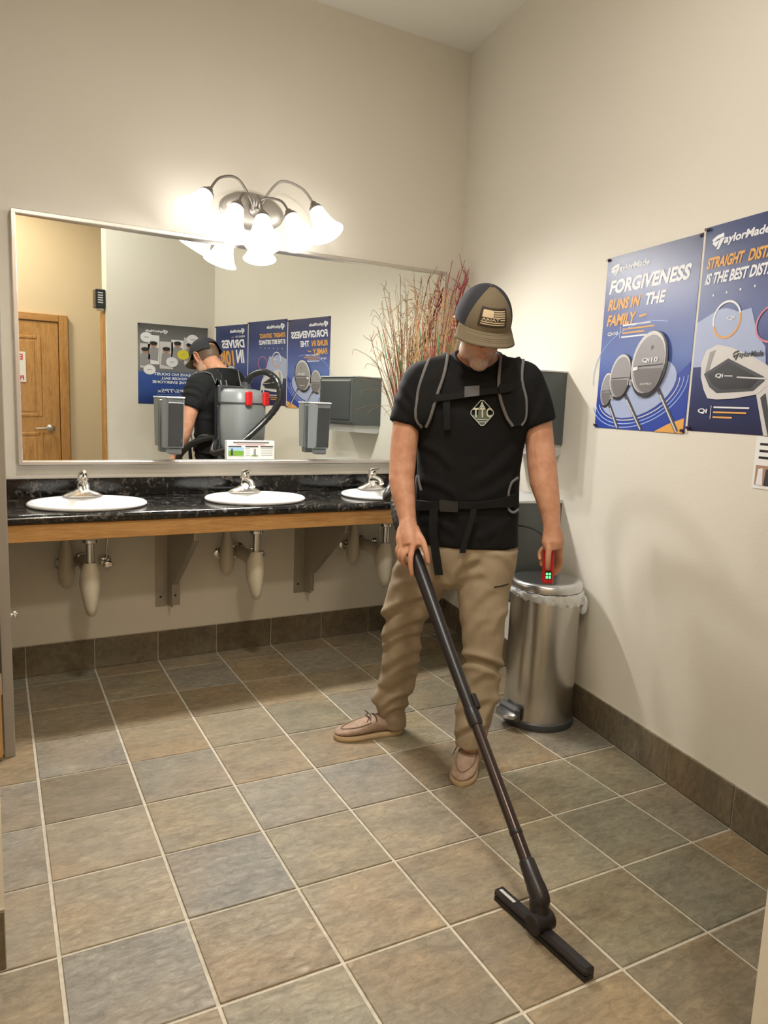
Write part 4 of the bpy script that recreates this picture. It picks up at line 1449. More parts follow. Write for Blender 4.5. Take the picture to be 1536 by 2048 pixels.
def build_person():
    root = thing('person', 'man in a tan cap, black T-shirt and khaki trousers vacuuming the tiled floor', 'person', PO)
    # ---------------- body: one continuous skin surface
    mb = MB()
    mb.loft([hring(px, py, hw * .84, hd * .86, d) for px, py, hw, hd, d in TORSO])
    for arm in (ARM_R, ARM_L):
        pts = [B(px, py, d) for px, py, r, d in arm]
        mb.tube(pts, [r * (.86 if i < 2 else 1) for i, (_, _, r, _) in enumerate(arm)], 20)
        mb.ball(pts[0], arm[0][2] * .86)
        # elbow
    # legs inside the trousers
    legs = [[(862, 1090, .080, 0), (838, 1180, .062, -.01), (808, 1270, .048, -.03), (797, 1360, .050, -.09), (790, 1430, .036, -.125), (783, 1452, .034, -.13)],
            [(985, 1090, .080, .02), (975, 1180, .064, .05), (967, 1300, .060, .10), (955, 1400, .048, .115), (945, 1470, .036, .125), (940, 1500, .034, .13)]]
    for lg in legs:
        mb.tube([B(a, b, d) for a, b, r, d in lg], [r for _, _, r, _ in lg], 16)
    mb.loft([hring(933, 1060, 88, .10, .03), hring(930, 1110, 92, .10, .025), hring(925, 1150, 80, .09, .02), hring(920, 1172, 40, .05, .02)])
    # neck and head
    nb = B(956, 738, .005)
    mb.tube([nb - UP * .05 - FW * .01, nb, nb * .5 + H(0, -.045, -.07) * .5, H(0, -.030, -.05), H(0, -.015, -.02)], [.066, .062, .058, .056, .055], 20)
    ax = np.array([HE, HF, HU])
    mb.ball(H(0, -.008, .030), .076, .097, .098, ax, 28, 18)
    mb.ball(H(0, .022, -.038), .066, .068, .090, ax, 24, 16)
    mb.ball(H(0, .060, -.104), .033, .034, .030, ax)        # chin
    for s in (-1, 1):
        mb.ball(H(s * .044, .014, -.080), .022, .045, .032, ax)   # jaw
        mb.ball(H(s * .040, .062, -.020), .024, .022, .022, ax)   # cheek
        mb.ball(H(s * .030, .080, .018), .022, .012, .010, ax)    # brow
    # nose
    mb.tube([H(0, .080, .012), H(0, .098, -.012), H(0, .110, -.030)], [.010, .011, .013], 12)
    mb.ball(H(0, .108, -.033), .013, .013, .011, ax)
    for s in (-1, 1):
        mb.ball(H(s * .012, .098, -.036), .009, .011, .008, ax)
    # lips
    mb.tube([H(-.024, .078, -.066), H(0, .091, -.063), H(.024, .078, -.066)], [.005, .0075, .005], 8)
    mb.tube([H(-.020, .077, -.076), H(0, .089, -.076), H(.020, .077, -.076)], [.004, .0075, .004], 8)
    # ears
    for s in (-1, 1):
        for k in range(10):
            a = -.5 + 4.2 * k / 9
            mb.ball(H(s * (.090 + .006 * math.sin(a)), -.020 - .018 * math.cos(a) * 1.0, -.008 + .032 * math.sin(a)), .0068, n=8, m=6)
        mb.ball(H(s * .081, -.014, -.008), .009, .014, .027, ax, 12, 8)
        mb.ball(H(s * .083, -.008, -.040), .007, .009, .010, ax, 10, 8)
    # ---------------- right hand on the wand
    wr = B(815, 1040, .190)
    mb.tube([wr, B(817, 1058, .212), B(821, 1078, .238), B(821, 1095, .262)], [.031, .034, .035, .028], 18)
    mb.tube([B(806, 1056, .205), B(803, 1078, .228), B(805, 1096, .250)], [.020, .022, .017], 14)
    mb.tube([B(828, 1056, .212), B(834, 1074, .238), B(832, 1092, .262)], [.019, .021, .016], 14)
    finger(mb, [B(826, 1090, .270), B(822, 1110, .290), B(821, 1130, .296), B(824, 1150, .292)], .0120, .0085)
    finger(mb, [B(816, 1094, .264), B(808, 1110, .276), B(806, 1122, .270), B(813, 1131, .250)], .0115, .0085)
    finger(mb, [B(808, 1092, .254), B(800, 1106, .262), B(799, 1117, .254), B(806, 1125, .236)], .0110, .0080)
    finger(mb, [B(801, 1086, .242), B(795, 1099, .246), B(795, 1109, .238), B(801, 1117, .222)], .0100, .0075)
    finger(mb, [B(832, 1062, .230), B(845, 1082, .258), B(852, 1104, .276), B(856, 1124, .282)], .0140, .0092)
    # ---------------- left hand round the remote
    wl = B(1103, 1048, .125)
    mb.tube([wl, B(1104, 1062, .130), B(1105, 1082, .134), B(1106, 1098, .134)], [.0315, .033, .035, .030], 18)
    mb.tube([B(1114, 1060, .122), B(1117, 1082, .118), B(1117, 1100, .114)], [.018, .021, .018], 14)
    mb.tube([B(1095, 1062, .135), B(1094, 1084, .142), B(1097, 1098, .142)], [.017, .020, .017], 14)
    finger(mb, [B(1097, 1080, .150), B(1097, 1100, .160), B(1096, 1118, .164), B(1095, 1136, .158)], .0130, .0092)     # thumb over the front
    finger(mb, [B(1118, 1096, .120), B(1121, 1116, .108), B(1119, 1134, .095), B(1110, 1148, .090)], .0110, .0080)
    finger(mb, [B(1113, 1099, .112), B(1116, 1120, .096), B(1112, 1138, .086), B(1102, 1150, .084)], .0110, .0078)
    finger(mb, [B(1100, 1098, .120), B(1087, 1106, .105), B(1082, 1118, .100), B(1083, 1130, .108)], .0100, .0075)
    finger(mb, [B(1096, 1092, .122), B(1084, 1098, .112), B(1079, 1108, .110), B(1080, 1118, .118)], .0098, .0070)
    me = remeshed(mb, .0034, 5, .5)
    co = mesh_np(me)
    rel = co - HC
    lx, ly, lz = rel @ HE, rel @ HF, rel @ HU
    # beard weight, flush of the ears
    d = np.sqrt(lx ** 2 + ly ** 2 + lz ** 2)
    lower = np.clip((-.046 - lz + .25 * np.clip(.03 - ly, 0, .1)) / .018, 0, 1)
    front = np.clip((ly + .03) / .03, 0, 1)
    lips = np.exp(-((lz + .070) / .010) ** 2) * (np.abs(lx) < .024) * (ly > .07)
    beard = lower * front * (d < .16) * np.clip((lz + .14) / .02, 0, 1) * (.38 + .3 * np.exp(-((lx) / .03) ** 2) * (lz < -.075)) * (1 - lips)
    side = (np.abs(lx) > .055) * (ly > -.01) * (ly < .03) * (lz < .01) * (lz > -.06) * .35 * (d < .14)
    beard = np.maximum(beard, side)
    hairw = (ly < -.02) * (lz > -.045 - .3 * (ly + .02)) * (lz < .06) * (np.abs(lx) < .0765) * (d < .13) * .95
    
    flush = ((np.abs(lx) > .080) * (d < .12)) * .6 + lips * .35
    for nm, arr in (('beard', beard), ('flush', flush), ('hair', hairw)):
        at = me.attributes.new(nm, 'FLOAT', 'POINT')
        at.data.foreach_set('value', np.ascontiguousarray(arr, dtype=np.float32))
    mesh_set(me, co - PO)
    body = link('body', me, 'skin', root, smooth=180)
    # fingernails on the thumb and index that face us
    nl = MB()

    # ---------------- shirt
    mb = MB()
    mb.loft([hring(px, py, hw, hd, d) for px, py, hw, hd, d in TORSO])
    for arm, end in ((ARM_R, B(812, 853, .067)), (ARM_L, B(1077, 851, .052))):
        p = [B(*arm[0][:2], arm[0][3]), B(*arm[1][:2], arm[1][3]), end]
        mb.tube([p[0], p[1], end], [.088, .078, .068], 24)
        mb.ball(p[0], .086)
    me = remeshed(mb, .007, 6, .5)
    co, nn = mesh_np(me), mesh_nrm(me)
    folds = [((842, 960), (905, 985), .004, 9), ((1030, 900), (960, 960), .004, 10), ((1025, 960), (950, 1000), .0035, 9), ((850, 1040), (905, 1060), .004, 9), ((1030, 1030), (960, 1075), .004, 10),
             ((850, 890), (900, 930), .004, 9), ((800, 800), (835, 850), .005, 8), ((808, 775), (838, 835), .005, 8), ((1090, 790), (1060, 850), .004, 8), ((1000, 1020), (1000, 1080), .003, 7), ((880, 1020), (885, 1080), .003, 7)]
    co = co + nn * fold_disp(co, folds, 6.0, .0028)[:, None]
    # open the collar and hem: push the neck rim away from the skin
    mesh_set(me, co - PO)
    NB = B(955, 712, .010)
    cut_neck(me, NB - PO)
    shirt = link('t_shirt', me, 'shirt_black', root, smooth=180)
    bvh_shirt = bvh_of(me, PO)
    # collar band round the neck
    ring = []
    for k in range(48):
        t = 2 * PI * k / 48
        q = NB + EW * NECK[0] * math.cos(t) + FW * (NECK[2] + NECK[1] * math.sin(t))
        loc = bvh_shirt.find_nearest(Vector(q + UP * neck_z(NECK[2] + NECK[1] * math.sin(t))))[0]
        ring.append(np.array(loc))
    ring = [(ring[i - 1] + ring[i] + ring[(i + 1) % 48]) / 3 for i in range(48)]
    ring.append(ring[0])
    MB().tube(ring, .0075, 8, cap=False).build('collar', 'shirt_black', shirt, smooth=60)

    # ---------------- trousers
    R = [(868, 1100, 64, .105, .015), (846, 1150, 62, .102, .0), (828, 1190, 56, .095, -.012), (812, 1225, 47, .088, -.022), (805, 1262, 38, .080, -.032), (804, 1300, 37, .074, -.045), (800, 1335, 38, .072, -.068),
         (794, 1370, 37, .070, -.095), (782, 1398, 36, .070, -.112), (784, 1420, 29, .066, -.122), (789, 1440, 25, .062, -.128), (789, 1452, 24, .060, -.130)]
    L = [(975, 1095, 62, .110, .03), (968, 1140, 60, .108, .04), (965, 1180, 54, .100, .055), (967, 1220, 47, .092, .075), (966, 1265, 42, .084, .090), (966, 1307, 39, .078, .100), (964, 1350, 38, .074, .105),
         (955, 1400, 40, .072, .112), (948, 1440, 37, .070, .120), (943, 1470, 32, .066, .126), (939, 1490, 29, .064, .128)]
    mb = MB()
    for leg in (R, L):
        mb.loft([hring(*q) for q in leg])
    mb.loft([hring(933, 1062, 96, .118, .03), hring(932, 1095, 99, .120, .03), hring(925, 1130, 98, .115, .025), hring(918, 1158, 84, .10, .022), hring(912, 1172, 50, .07, .02)])
    me = remeshed(mb, .0062, 4, .5)
    co, nn = mesh_np(me), mesh_nrm(me)
    folds = [((766, 1226), (852, 1186), .010, 8), ((768, 1243), (835, 1215), -.006, 7), ((767, 1272), (845, 1232), .010, 8), ((768, 1290), (832, 1262), .008, 7), ((772, 1330), (838, 1295), .006, 8), ((764, 1366), (828, 1322), .009, 9),
             ((750, 1398), (818, 1346), .010, 9), ((762, 1412), (814, 1384), .010, 7), ((765, 1428), (812, 1408), .008, 7), ((790, 1140), (850, 1115), .006, 9), ((792, 1170), (845, 1160), .005, 9),
             ((926, 1306), (1004, 1329), .010, 7), ((930, 1322), (1000, 1342), -.007, 7), ((905, 1150), (948, 1118), .007, 9), ((900, 1168), (960, 1145), .006, 9), ((922, 1240), (975, 1180), .005, 10), ((985, 1260), (1008, 1225), .005, 9),
             ((925, 1375), (985, 1340), .005, 9), ((914, 1420), (990, 1395), .006, 9), ((965, 1450), (993, 1400), .009, 8), ((916, 1462), (965, 1448), .007, 7), ((990, 1105), (1025, 1130), .004, 9), ((930, 1280), (960, 1240), .004, 9)]
    co = co + nn * fold_disp(co, folds, 9.0, .0035)[:, None]
    mesh_set(me, co - PO)
    tr = link('trousers', me, 'trousers_khaki', root, smooth=180)
    bvh_tr = bvh_of(me, PO)
    # zip on the thigh
    pts = []
    for k in range(9):
        pts.append(hit(bvh_tr, 988 + 28 * k / 8, 1174 - 6 * (k / 8) ** 1.5, .001)[0])
    MB().tube(pts, .0022, 6).build('pocket_zip', 'webbing_black', tr, smooth=60)

    # ---------------- shoes
    shoe(root, onfloor(668, 1478), onfloor(812, 1462), 'R')
    shoe(root, onfloor(918, 1574), onfloor(958, 1482), 'L')
    return root, shirt, bvh_shirt, tr, bvh_tr

NECK = (.076, .080, .030)
def neck_z(b):
    return -.004 - .055 * max(0.0, b) / .10 + .018 * max(0.0, -b) / .06

def cut_neck(me, nb):
    bm = bmesh.new()
    bm.from_mesh(me)
    kill = []
    for v in bm.verts:
        r = np.array(v.co) - nb
        a, b = r @ EW, r @ FW
        if (a / NECK[0]) ** 2 + ((b - NECK[2]) / NECK[1]) ** 2 < 1 and r[2] > -.09:
            kill.append(v)
    bmesh.ops.delete(bm, geom=kill, context='VERTS')
    bm.to_mesh(me)
    bm.free()

def bvh_of(me, off):
    vs = [Vector(v.co) + Vector(off) for v in me.vertices]
    return BVHTree.FromPolygons(vs, [tuple(p.vertices) for p in me.polygons])

def hit(bvh, px, py, lift=.004):
    o, d = Vector(CAM), Vector(nrm(ray(px, py)))
    loc, n, i, dist = bvh.ray_cast(o, d)
    if loc is None:
        loc, n, i, dist = bvh.find_nearest(Vector(B(px, py, .1)))
    n = np.array(n)
    if n @ np.array(d) > 0:
        n = -n
    return np.array(loc) + n * lift, n

def fold_disp(co, folds, nscale, namp):
    d = (co - CAM) @ ROT
    px = 768 + _f * d[:, 0] / -d[:, 2]
    py = 1024 - _f * d[:, 1] / -d[:, 2]
    out = np.zeros(len(co))
    for (a, b, amp, wd_) in folds:
        a, b = np.array(a, float), np.array(b, float)
        L = np.linalg.norm(b - a)
        t = (b - a) / L
        n = np.array([-t[1], t[0]])
        u = (px - a[0]) * t[0] + (py - a[1]) * t[1]
        v = (px - a[0]) * n[0] + (py - a[1]) * n[1] + 5 * np.sin(u / L * PI)
        end = np.exp(-(np.clip(-u, 0, None) / 9) ** 2 - (np.clip(u - L, 0, None) / 9) ** 2)
        out += amp * end * (np.exp(-(v / wd_) ** 2) - .7 * np.exp(-((v - wd_ * 1.7) / wd_) ** 2))
    for i, p in enumerate(co):
        out[i] += namp * noise.noise(Vector((p[0] * nscale, p[1] * nscale, p[2] * nscale * 1.4))) + namp * .5 * noise.noise(Vector((p[0] * nscale * 2.6, p[1] * nscale * 2.6, p[2] * nscale * 3)))
    return out

def shoe(root, toe, heel, side):
    toe, heel = np.array([toe[0], toe[1], 0]), np.array([heel[0], heel[1], 0])
    d = nrm(toe - heel)
    L = .295
    heel = toe - d * L
    t = np.array([d[1], -d[0], 0])
    def outline(k, sc=1.0):
        """half widths along the length, u from heel 0 to toe 1"""
        xs = [0, .04, .12, .25, .40, .55, .70, .82, .91, .97, 1.0]
        wsv = [.012, .026, .034, .035, .036, .043, .049, .047, .038, .024, .006]
        return np.interp(k, xs, wsv) * sc
    us = [0, .015, .05, .12, .2, .3, .4, .5, .6, .7, .8, .88, .94, .98, 1.0]
    def ring(sc, z, ext=0.0, zt=None):
        pts = []
        for s in (1, -1):
            for u in (us if s == 1 else us[::-1]):
                uu = u
                p = heel + d * (L * (uu - .5) * (1 + ext) + L * .5) + t * s * (outline(uu, sc) + ext * .02) + UP * (z if zt is None else zt(uu))
                pts.append(p)
        return pts
    p = heel
    sole = MB().loft([ring(.97, .0005), ring(1.04, .006, .01), ring(1.04, .015, .010), ring(1.0, .021)])
    nm = root
    # upper by stations along the length
    rings = []
    st = [(0.02, .030, .075, .010), (.06, .034, .085, .0), (.14, .036, .085, 0), (.26, .037, .085, 0), (.36, .038, .088, 0), (.46, .041, .082, 0), (.56, .045, .070, 0), (.66, .048, .060, 0), (.76, .0475, .052, 0), (.85, .043, .046, 0), (.92, .034, .040, 0), (.97, .020, .034, 0), (.995, .006, .028, 0)]
    for u, hw, h, _ in st:
        c = heel + d * L * u
        r = []
        for k in range(20):
            a = 2 * PI * k / 20
            x, z = math.cos(a), math.sin(a)
            r.append(c + t * hw * math.copysign(abs(x) ** .75, x) + UP * (.020 + (h - .020) * (.5 + .5 * math.copysign(abs(z) ** .8, z))))
        rings.append(r)
    up = MB().loft(rings).build('shoe', 'shoe_suede', root, smooth=80)
    sole.build('sole', 'shoe_sole', up, smooth=50)
    # moccasin seam
    seam = []
    for k in range(25):
        a = PI * k / 24
        u = .50 + .40 * math.sin(a)
        x = math.cos(a)
        hw = np.interp(u, [q[0] for q in st], [q[1] for q in st])
        h = np.interp(u, [q[0] for q in st], [q[2] for q in st])
        sx = .80 * x
        zz = .020 + (h - .020) * (.5 + .5 * (max(0, 1 - abs(sx) ** (1 / .75 * 2))) ** .4)
        seam.append(heel + d * L * u + t * hw * sx + UP * (zz + .001))
    MB().tube(seam, .0028, 6).build('moc_seam', 'shoe_suede_dark', up, smooth=60)
    # tongue collar and laces
    for u0, ww in ((.50, .022), (.42, .024)):
        h = np.interp(u0, [q[0] for q in st], [q[2] for q in st]) + .004
        pts = catmull([heel + d * L * u0 - t * ww * 1.5 + UP * (h - .016), heel + d * L * u0 - t * ww * .5 + UP * h, heel + d * L * (u0 + .01) + t * ww * .5 + UP * h, heel + d * L * u0 + t * ww * 1.5 + UP * (h - .016)], 4)
        MB().tube(pts, .0024, 6).build('lace', 'lace_brown', up, smooth=60)
    c = heel + d * L * .47 + UP * .088
    MB().tube(catmull([c, c + t * .03 + d * .02 + UP * .010, c + t * .045 - UP * .01, c + t * .055 + d * .02 - UP * .035], 4), .002, 6).build('lace', 'lace_brown', up, smooth=60)
    MB().tube(catmull([c, c - t * .03 + d * .015 + UP * .008, c - t * .04 + d * .03 - UP * .012], 4), .002, 6).build('lace', 'lace_brown', up, smooth=60)
    return up

person, shirt, bvh_shirt, trousers, bvh_tr = build_person()

# ---------------- cap
def build_cap():
    dome_c = (0, -.006, .030)
    RX, RY, RZ = .0955, .113, .118
    def D(az, el, k=1.0):
        """az 0 = front, positive to his left"""
        return H(dome_c[0] + k * RX * math.cos(el) * math.sin(az), dome_c[1] + k * RY * math.cos(el) * math.cos(az), dome_c[2] + k * RZ * (math.sin(el) if el > 0 else .8 * math.sin(el)))
    def rim(az):
        return math.radians(-3 - 2 * (1 - math.cos(az)) / 2)
    root = person
    n, m_ = 180, 54
    def shell(name, mat, parent, test, k=1.0, th=.003):
        vs, fs = [], []
        idx = {}
        for i in range(m_ + 1):
            for j in range(n):
                az = 2 * PI * j / n - PI
                el = rim(az) + (PI / 2 - .0001 - rim(az)) * i / m_
                idx[i, j] = len(vs)
                vs.append(D(az, el, k))
        for i in range(m_):
            for j in range(n):
                az = 2 * PI * (j + .5) / n - PI
                el = rim(az) + (PI / 2 - rim(az)) * (i + .5) / m_
                if test(az, el):
                    fs.append((idx[i, j], idx[i, (j + 1) % n], idx[i + 1, (j + 1) % n], idx[i + 1, j]))
        nv = len(vs)
        mb = MB().add(vs, fs)
        ob = mb.build(name, mat, parent, smooth=60, fix=False)
        md = ob.modifiers.new('t', 'SOLIDIFY')
        md.thickness = th
        md.offset = 1
        return ob
    front = lambda az, el: abs(az) < math.radians(57) * (1 - max(0, el) / math.radians(96)) ** .30 if el < math.radians(80) else False
    cap = shell('cap', 'cap_mesh', root, lambda az, el: not front(az, el) and not (abs(az) > math.radians(158) and el < math.radians(22)))
    shell('front_panel', 'cap_brown', cap, front, 1.004, .0038)
    for sg in (-1, 1):
        pts = []
        for k in range(25):
            el = rim(0) + (math.radians(80) - rim(0)) * k / 24
            pts.append(D(sg * math.radians(57) * (1 - max(0, el) / math.radians(96)) ** .30, el, 1.022))
        MB().tube(pts, .0026, 6).build('panel_seam', 'cap_mesh', cap, smooth=60)
    MB().ball(D(0, PI / 2, 1.0), .008, .008, .004, np.array([HE, HF, HU])).build('button', 'cap_brown', cap, smooth=60)
    # brim
    vs, fs = [], []
    nu, nv = 28, 8
    for i in range(nu + 1):
        a = math.radians(-74 + 148 * i / nu)
        e0 = D(a, rim(a) + .02, 1.0)
        loc = np.array([(e0 - HC) @ HE, (e0 - HC) @ HF, (e0 - HC) @ HU])
        for j in range(nv + 1):
            t = j / nv
            ext = .062 * (math.cos(a * .98) ** .55) * t
            x = loc[0] * (1 + .17 * t)
            y = loc[1] + ext
            z = loc[2] - .028 * t * (1 if True else 0) - .9 * (x * x) * (t) * 1.6
            vs.append(H(x, y, z))
    for i in range(nu):
        for j in range(nv):
            a = i * (nv + 1) + j
            fs.append((a, a + 1, a + nv + 2, a + nv + 1))
    ob = MB().add(vs, fs).build('brim', 'cap_brown', cap, smooth=60, fix=False)
    md = ob.modifiers.new('t', 'SOLIDIFY')
    md.thickness = .004
    md.offset = 0
    # stitched rows on the brim
    for t in (.35, .5, .65, .8):
        j = t * nv
        j0 = int(j)
        pts = [np.array(vs[i * (nv + 1) + j0]) + HU * .0028 for i in range(3, nu - 2)]
        MB().tube(pts, .0007, 4).build('brim_stitch', 'cap_brown', cap)
    # patch, conforming to the front panel
    def P(u, v, lift):
        az, el = (u - .5) * .98 - .01, math.radians(35 - 26 * v)
        return D(az, el, 1.0) + nrm(D(az, el, 1.2) - D(az, el, 1.0)) * lift
    def quad(name, mat, u0, v0, u1, v1, lift, th=.0018, parent=None):
        nx = 10
        rings = []
        for i in range(nx + 1):
            u = u0 + (u1 - u0) * i / nx
            vmid = [v0 + (v1 - v0) * k / 4 for k in range(5)]
            rings.append([P(u, v, lift + th) for v in vmid] + [P(u, v, lift) for v in vmid[::-1]])
        return MB().loft(rings).build(name, mat, parent or cap, smooth=40)
    pa = quad('patch', 'patch_brown', -.04, -.06, 1.05, 1.06, .0045, .002)
    quad('patch_field', 'patch_cream', .06, .09, .48, .53, .0066, .001, cap)
    for k in range(4):
        v = .09 + k * .125
        quad('patch_stripe', 'patch_cream', .50, v, .96, v + .07, .0066, .001, cap)
    quad('patch_stripe', 'patch_cream', .76, .60, .96, .67, .0066, .001, cap)
    for v in (.76, .88):
        quad('patch_stripe', 'patch_cream', .05, v, .95, v + .06, .0066, .001, cap)
    a, fs, asp = text2d('ARIAT', .02)
    MB().add([P(.06 + .66 * p[0], .71 - .14 * p[1], .0078) for p in a], fs).build('lettering', 'patch_cream', cap, fix=False)
    return cap
build_cap()

# ---------------- chest emblem on the shirt
def build_emblem():
    def S(u, v, lift):
        return hit(bvh_shirt, 964 + u, 826 + v, lift)[0]
    def outline(k):
        pts = []
        for c, s in (((0, -1), 0), ((1, 0), 0), ((0, 1), 0), ((-1, 0), 0)):
            pts.append((c[0] * 25 * k, c[1] * 28 * k))
        return pts
    o = outline(1)
    path = []
    for i in range(4):
        a, b = np.array(o[i]), np.array(o[(i + 1) % 4])
        for t in (.12, .3, .5, .7, .88):
            path.append(a + (b - a) * t)
    path.append(path[0])
    pts = [S(p[0], p[1], .004) for p in path]
    MB().tube(pts, .0016, 6, cap=False).build('emblem_border', 'logo_white', shirt)
    def flat(poly, mat, lift, name='emblem'):
        n = len(poly)
        MB().add([S(p[0], p[1], lift) for p in poly], [tuple(range(n))]).build(name, mat, shirt, fix=False)
    flat([(-20, 4), (20, 4), (15, 10), (0, 26), (-15, 10)], 'logo_green', .0035)
    flat([(0, -24), (3, -17), (2, -17), (6, -11), (-6, -11), (-2, -17), (-3, -17)], 'logo_white', .0035, 'emblem_tree')
    flat([(-7, -11), (7, -11), (8, 6), (-8, 6)], 'logo_green', .0033, 'emblem_tree')
    for i, ch in enumerate('TTC'):
        a, fs, asp = text2d(ch, .03)
        MB().add([S(-18 + 13 * i + 11 * p[0], 9 - 19 * p[1], .0055) for p in a], fs).build('lettering', 'logo_cream', shirt, fix=False)
    for k, (h, y) in enumerate(((11, 13.5), (8, 18))):
        MB().tube([S(-h + 2 * h * j / 6, y, .0045) for j in range(7)], .0011, 4).build('emblem_line', 'logo_white', shirt)
build_emblem()

# ================================================================== BACKPACK VACUUM
def build_vacuum():
    root = thing('backpack_vacuum', 'grey backpack vacuum cleaner with black harness, hose and floor wand worn by the man', 'vacuum cleaner', WAND_BOT * [1, 1, 0])
    # ---- canister on his back
    cb = PO + FW * -.235 + EW * -.01
    rings = []
    for z, hx, hy, oy in ((.955, .100, .070, .01), (.965, .118, .085, .006), (1.05, .140, .105, 0), (1.20, .148, .112, 0), (1.33, .146, .110, 0), (1.40, .138, .102, .004), (1.425, .118, .082, .008), (1.43, .09, .06, .01)):
        r = []
        for k in range(32):
            a = 2 * PI * k / 32
            x, y = math.cos(a), math.sin(a)
            r.append(cb + EW * hx * math.copysign(abs(x) ** .6, x) + FW * (oy + hy * math.copysign(abs(y) ** .6, y)) + UP * z)
        rings.append(r)
    can = MB().loft(rings).build('canister', 'vac_grey', root, smooth=50)
    MB().loft([[p + UP * 0 for p in [cb + EW * .150 * x + FW * (.004 + .116 * y) + UP * z for x, y in [(math.copysign(abs(math.cos(2 * PI * k / 32)) ** .6, math.cos(2 * PI * k / 32)), math.copysign(abs(math.sin(2 * PI * k / 32)) ** .6, math.sin(2 * PI * k / 32))) for k in range(32)]]] for z in (1.325, 1.337)]).build('lid_seam', 'vac_dark', can, smooth=50)
    for sx in (-.088, .088):
        MB().obox(cb + EW * sx + FW * -.113 + UP * 1.365, EW * .026, FW * .012, UP * .048, .006).build('latch', 'red_plastic', can)
    MB().obox(cb + FW * -.085 + UP * .985, EW * .06, FW * .03, UP * .035, .008).build('outlet_cap', 'red_plastic', can)
    MB().obox(cb + FW * -.05 + UP * .955, EW * .085, FW * .06, UP * .025, .015).build('motor_base', 'vac_dark', can)
    MB().obox(cb + FW * .095 + UP * 1.19, EW * .125, FW * .012, UP * .26, .008).build('back_frame', 'vac_dark', root)
    MB().obox(cb + FW * .105 + UP * 1.17, EW * .145, FW * .006, UP * .25, .004).build('back_pad', 'strap_black', root)
    # ---- hose from the top, over a loop behind him, round his right hip to the hand
    top = cb + EW * .03 + UP * 1.43
    pts = [top, top + UP * .05 - FW * .01, top + UP * .10 - FW * .06, top + UP * .12 - FW * .15, top + UP * .06 - FW * .24, top - UP * .07 - FW * .26, top - UP * .21 - FW * .19 - EW * .05,
           cb - FW * .10 - EW * .17 + UP * 1.06, cb + FW * .06 - EW * .205 + UP * .99, B(824, 955, -.11), B(808, 968, -.01), B(793, 1000, .075), B(798, 1045, .155), WAND_TOP - nrm(WAND_BOT - WAND_TOP) * .01]
    path = catmull(pts, 14)
    rad = []
    seg = 0
    for i in range(len(path)):
        rad.append(.0215 + .0013 * math.sin(i * 2.1))
    MB().tube(path, rad, 14).build('hose', 'hose_black', root, smooth=60)
    MB().lathe(top - UP * .012, UP, [(0, .036), (.03, .034), (.034, .028), (.06, .027)], 20).build('hose_cuff', 'vac_dark', root, smooth=40)
    # ---- wand
    d = WAND_BOT - WAND_TOP
    Lw = np.linalg.norm(d)
    d = d / Lw
    bow = nrm(np.cross(d, np.cross(UP, d)))
    def W(t, b=0.0):
        return WAND_TOP + d * Lw * t + bow * b
    up = catmull([W(0, .0), W(.08, .004), W(.2, .004), W(.40, .0), W(.56, 0)], 6)
    n = len(up)
    MB().tube(up, [.0215 + .0035 * min(1, i / 5) - .006 * max(0, (i - 9) / (n - 9)) for i in range(n)], 18).build('wand_handle', 'wand_black', root, smooth=60)
    MB().lathe(W(.555), d, [(0, .0200), (.01, .0225), (.05, .0225), (.06, .0195)], 20).build('coupling', 'wand_black', root, smooth=40)
    side = nrm(np.cross(d, FW))
    if side @ EW < 0:
        side = -side
    MB().obox(W(.545) + side * .024, side * .008, nrm(np.cross(d, side)) * .010, d * .026, .005).build('release_button', 'wand_black', root, smooth=40)
    MB().tube([W(.56), W(.965)], [.0172, .0172], 20).build('wand_tube', 'wand_tube', root, smooth=60)
    MB().lathe(W(.86), d, [(0, .0176), (.002, .0186), (.012, .0186), (.014, .0176)], 20).build('tube_collar', 'wand_black', root, smooth=40)
    MB().lathe(W(.925), d, [(0, .0185), (.006, .022), (.06, .024), (.075, .026), (.10, .026)], 20).build('cuff', 'wand_black', root, smooth=40)
    # ---- floor tool
    a, b = onfloor(996, 1776, .03), onfloor(1182, 1942, .03)
    ax = nrm(b - a)
    up_ = UP
    sd = np.cross(up_, ax)
    mid = (a + b) / 2
    half = np.linalg.norm(b - a) / 2
    MB().obox(mid - UP * .005, ax * half, sd * .018, UP * .011, .007).build('floor_tool', 'wand_black', root, smooth=30)
    MB().obox(mid - UP * .0225, ax * (half - .004), sd * .015, UP * .0070).build('brush_strip', 'rubber_black', root)
    MB().obox(a + ax * .045 + sd * -.004 + UP * .0062, ax * .030, sd * .005, UP * .0006).build('sticker', 'bin_light', root)
    cpt = onfloor(1086, 1846, .035)
    cpt = a + ax * ((cpt - a) @ ax) + UP * .008
    E0 = W(.99)
    MB().tube(catmull([E0 - d * .01, E0 + d * .02, (E0 + cpt) / 2 + UP * .008, cpt], 5), [.026] * 6 + [.0265] * 5 + [.026] * 5, 18).build('swivel_neck', 'wand_black', root, smooth=60)
    MB().lathe(cpt - sd * .032 + UP * .006, sd, [(0, .024), (.004, .028), (.060, .028), (.064, .024)], 20).build('swivel_joint', 'wand_black', root, smooth=40)
    # ---- harness
    def strip(name, mat, Lp, Rp, th=.007, lift=.004, bvh=bvh_shirt, k=8):
        Lq = catmull([np.array([x, y, 0.]) for x, y in Lp], k)
        Rq = catmull([np.array([x, y, 0.]) for x, y in Rp], k)
        L_ = [hit(bvh, p[0], p[1], lift) for p in Lq]
        R_ = [hit(bvh, p[0], p[1], lift) for p in Rq]
        return MB().ribbon(L_, R_, th).build(name, mat, root, smooth=40)
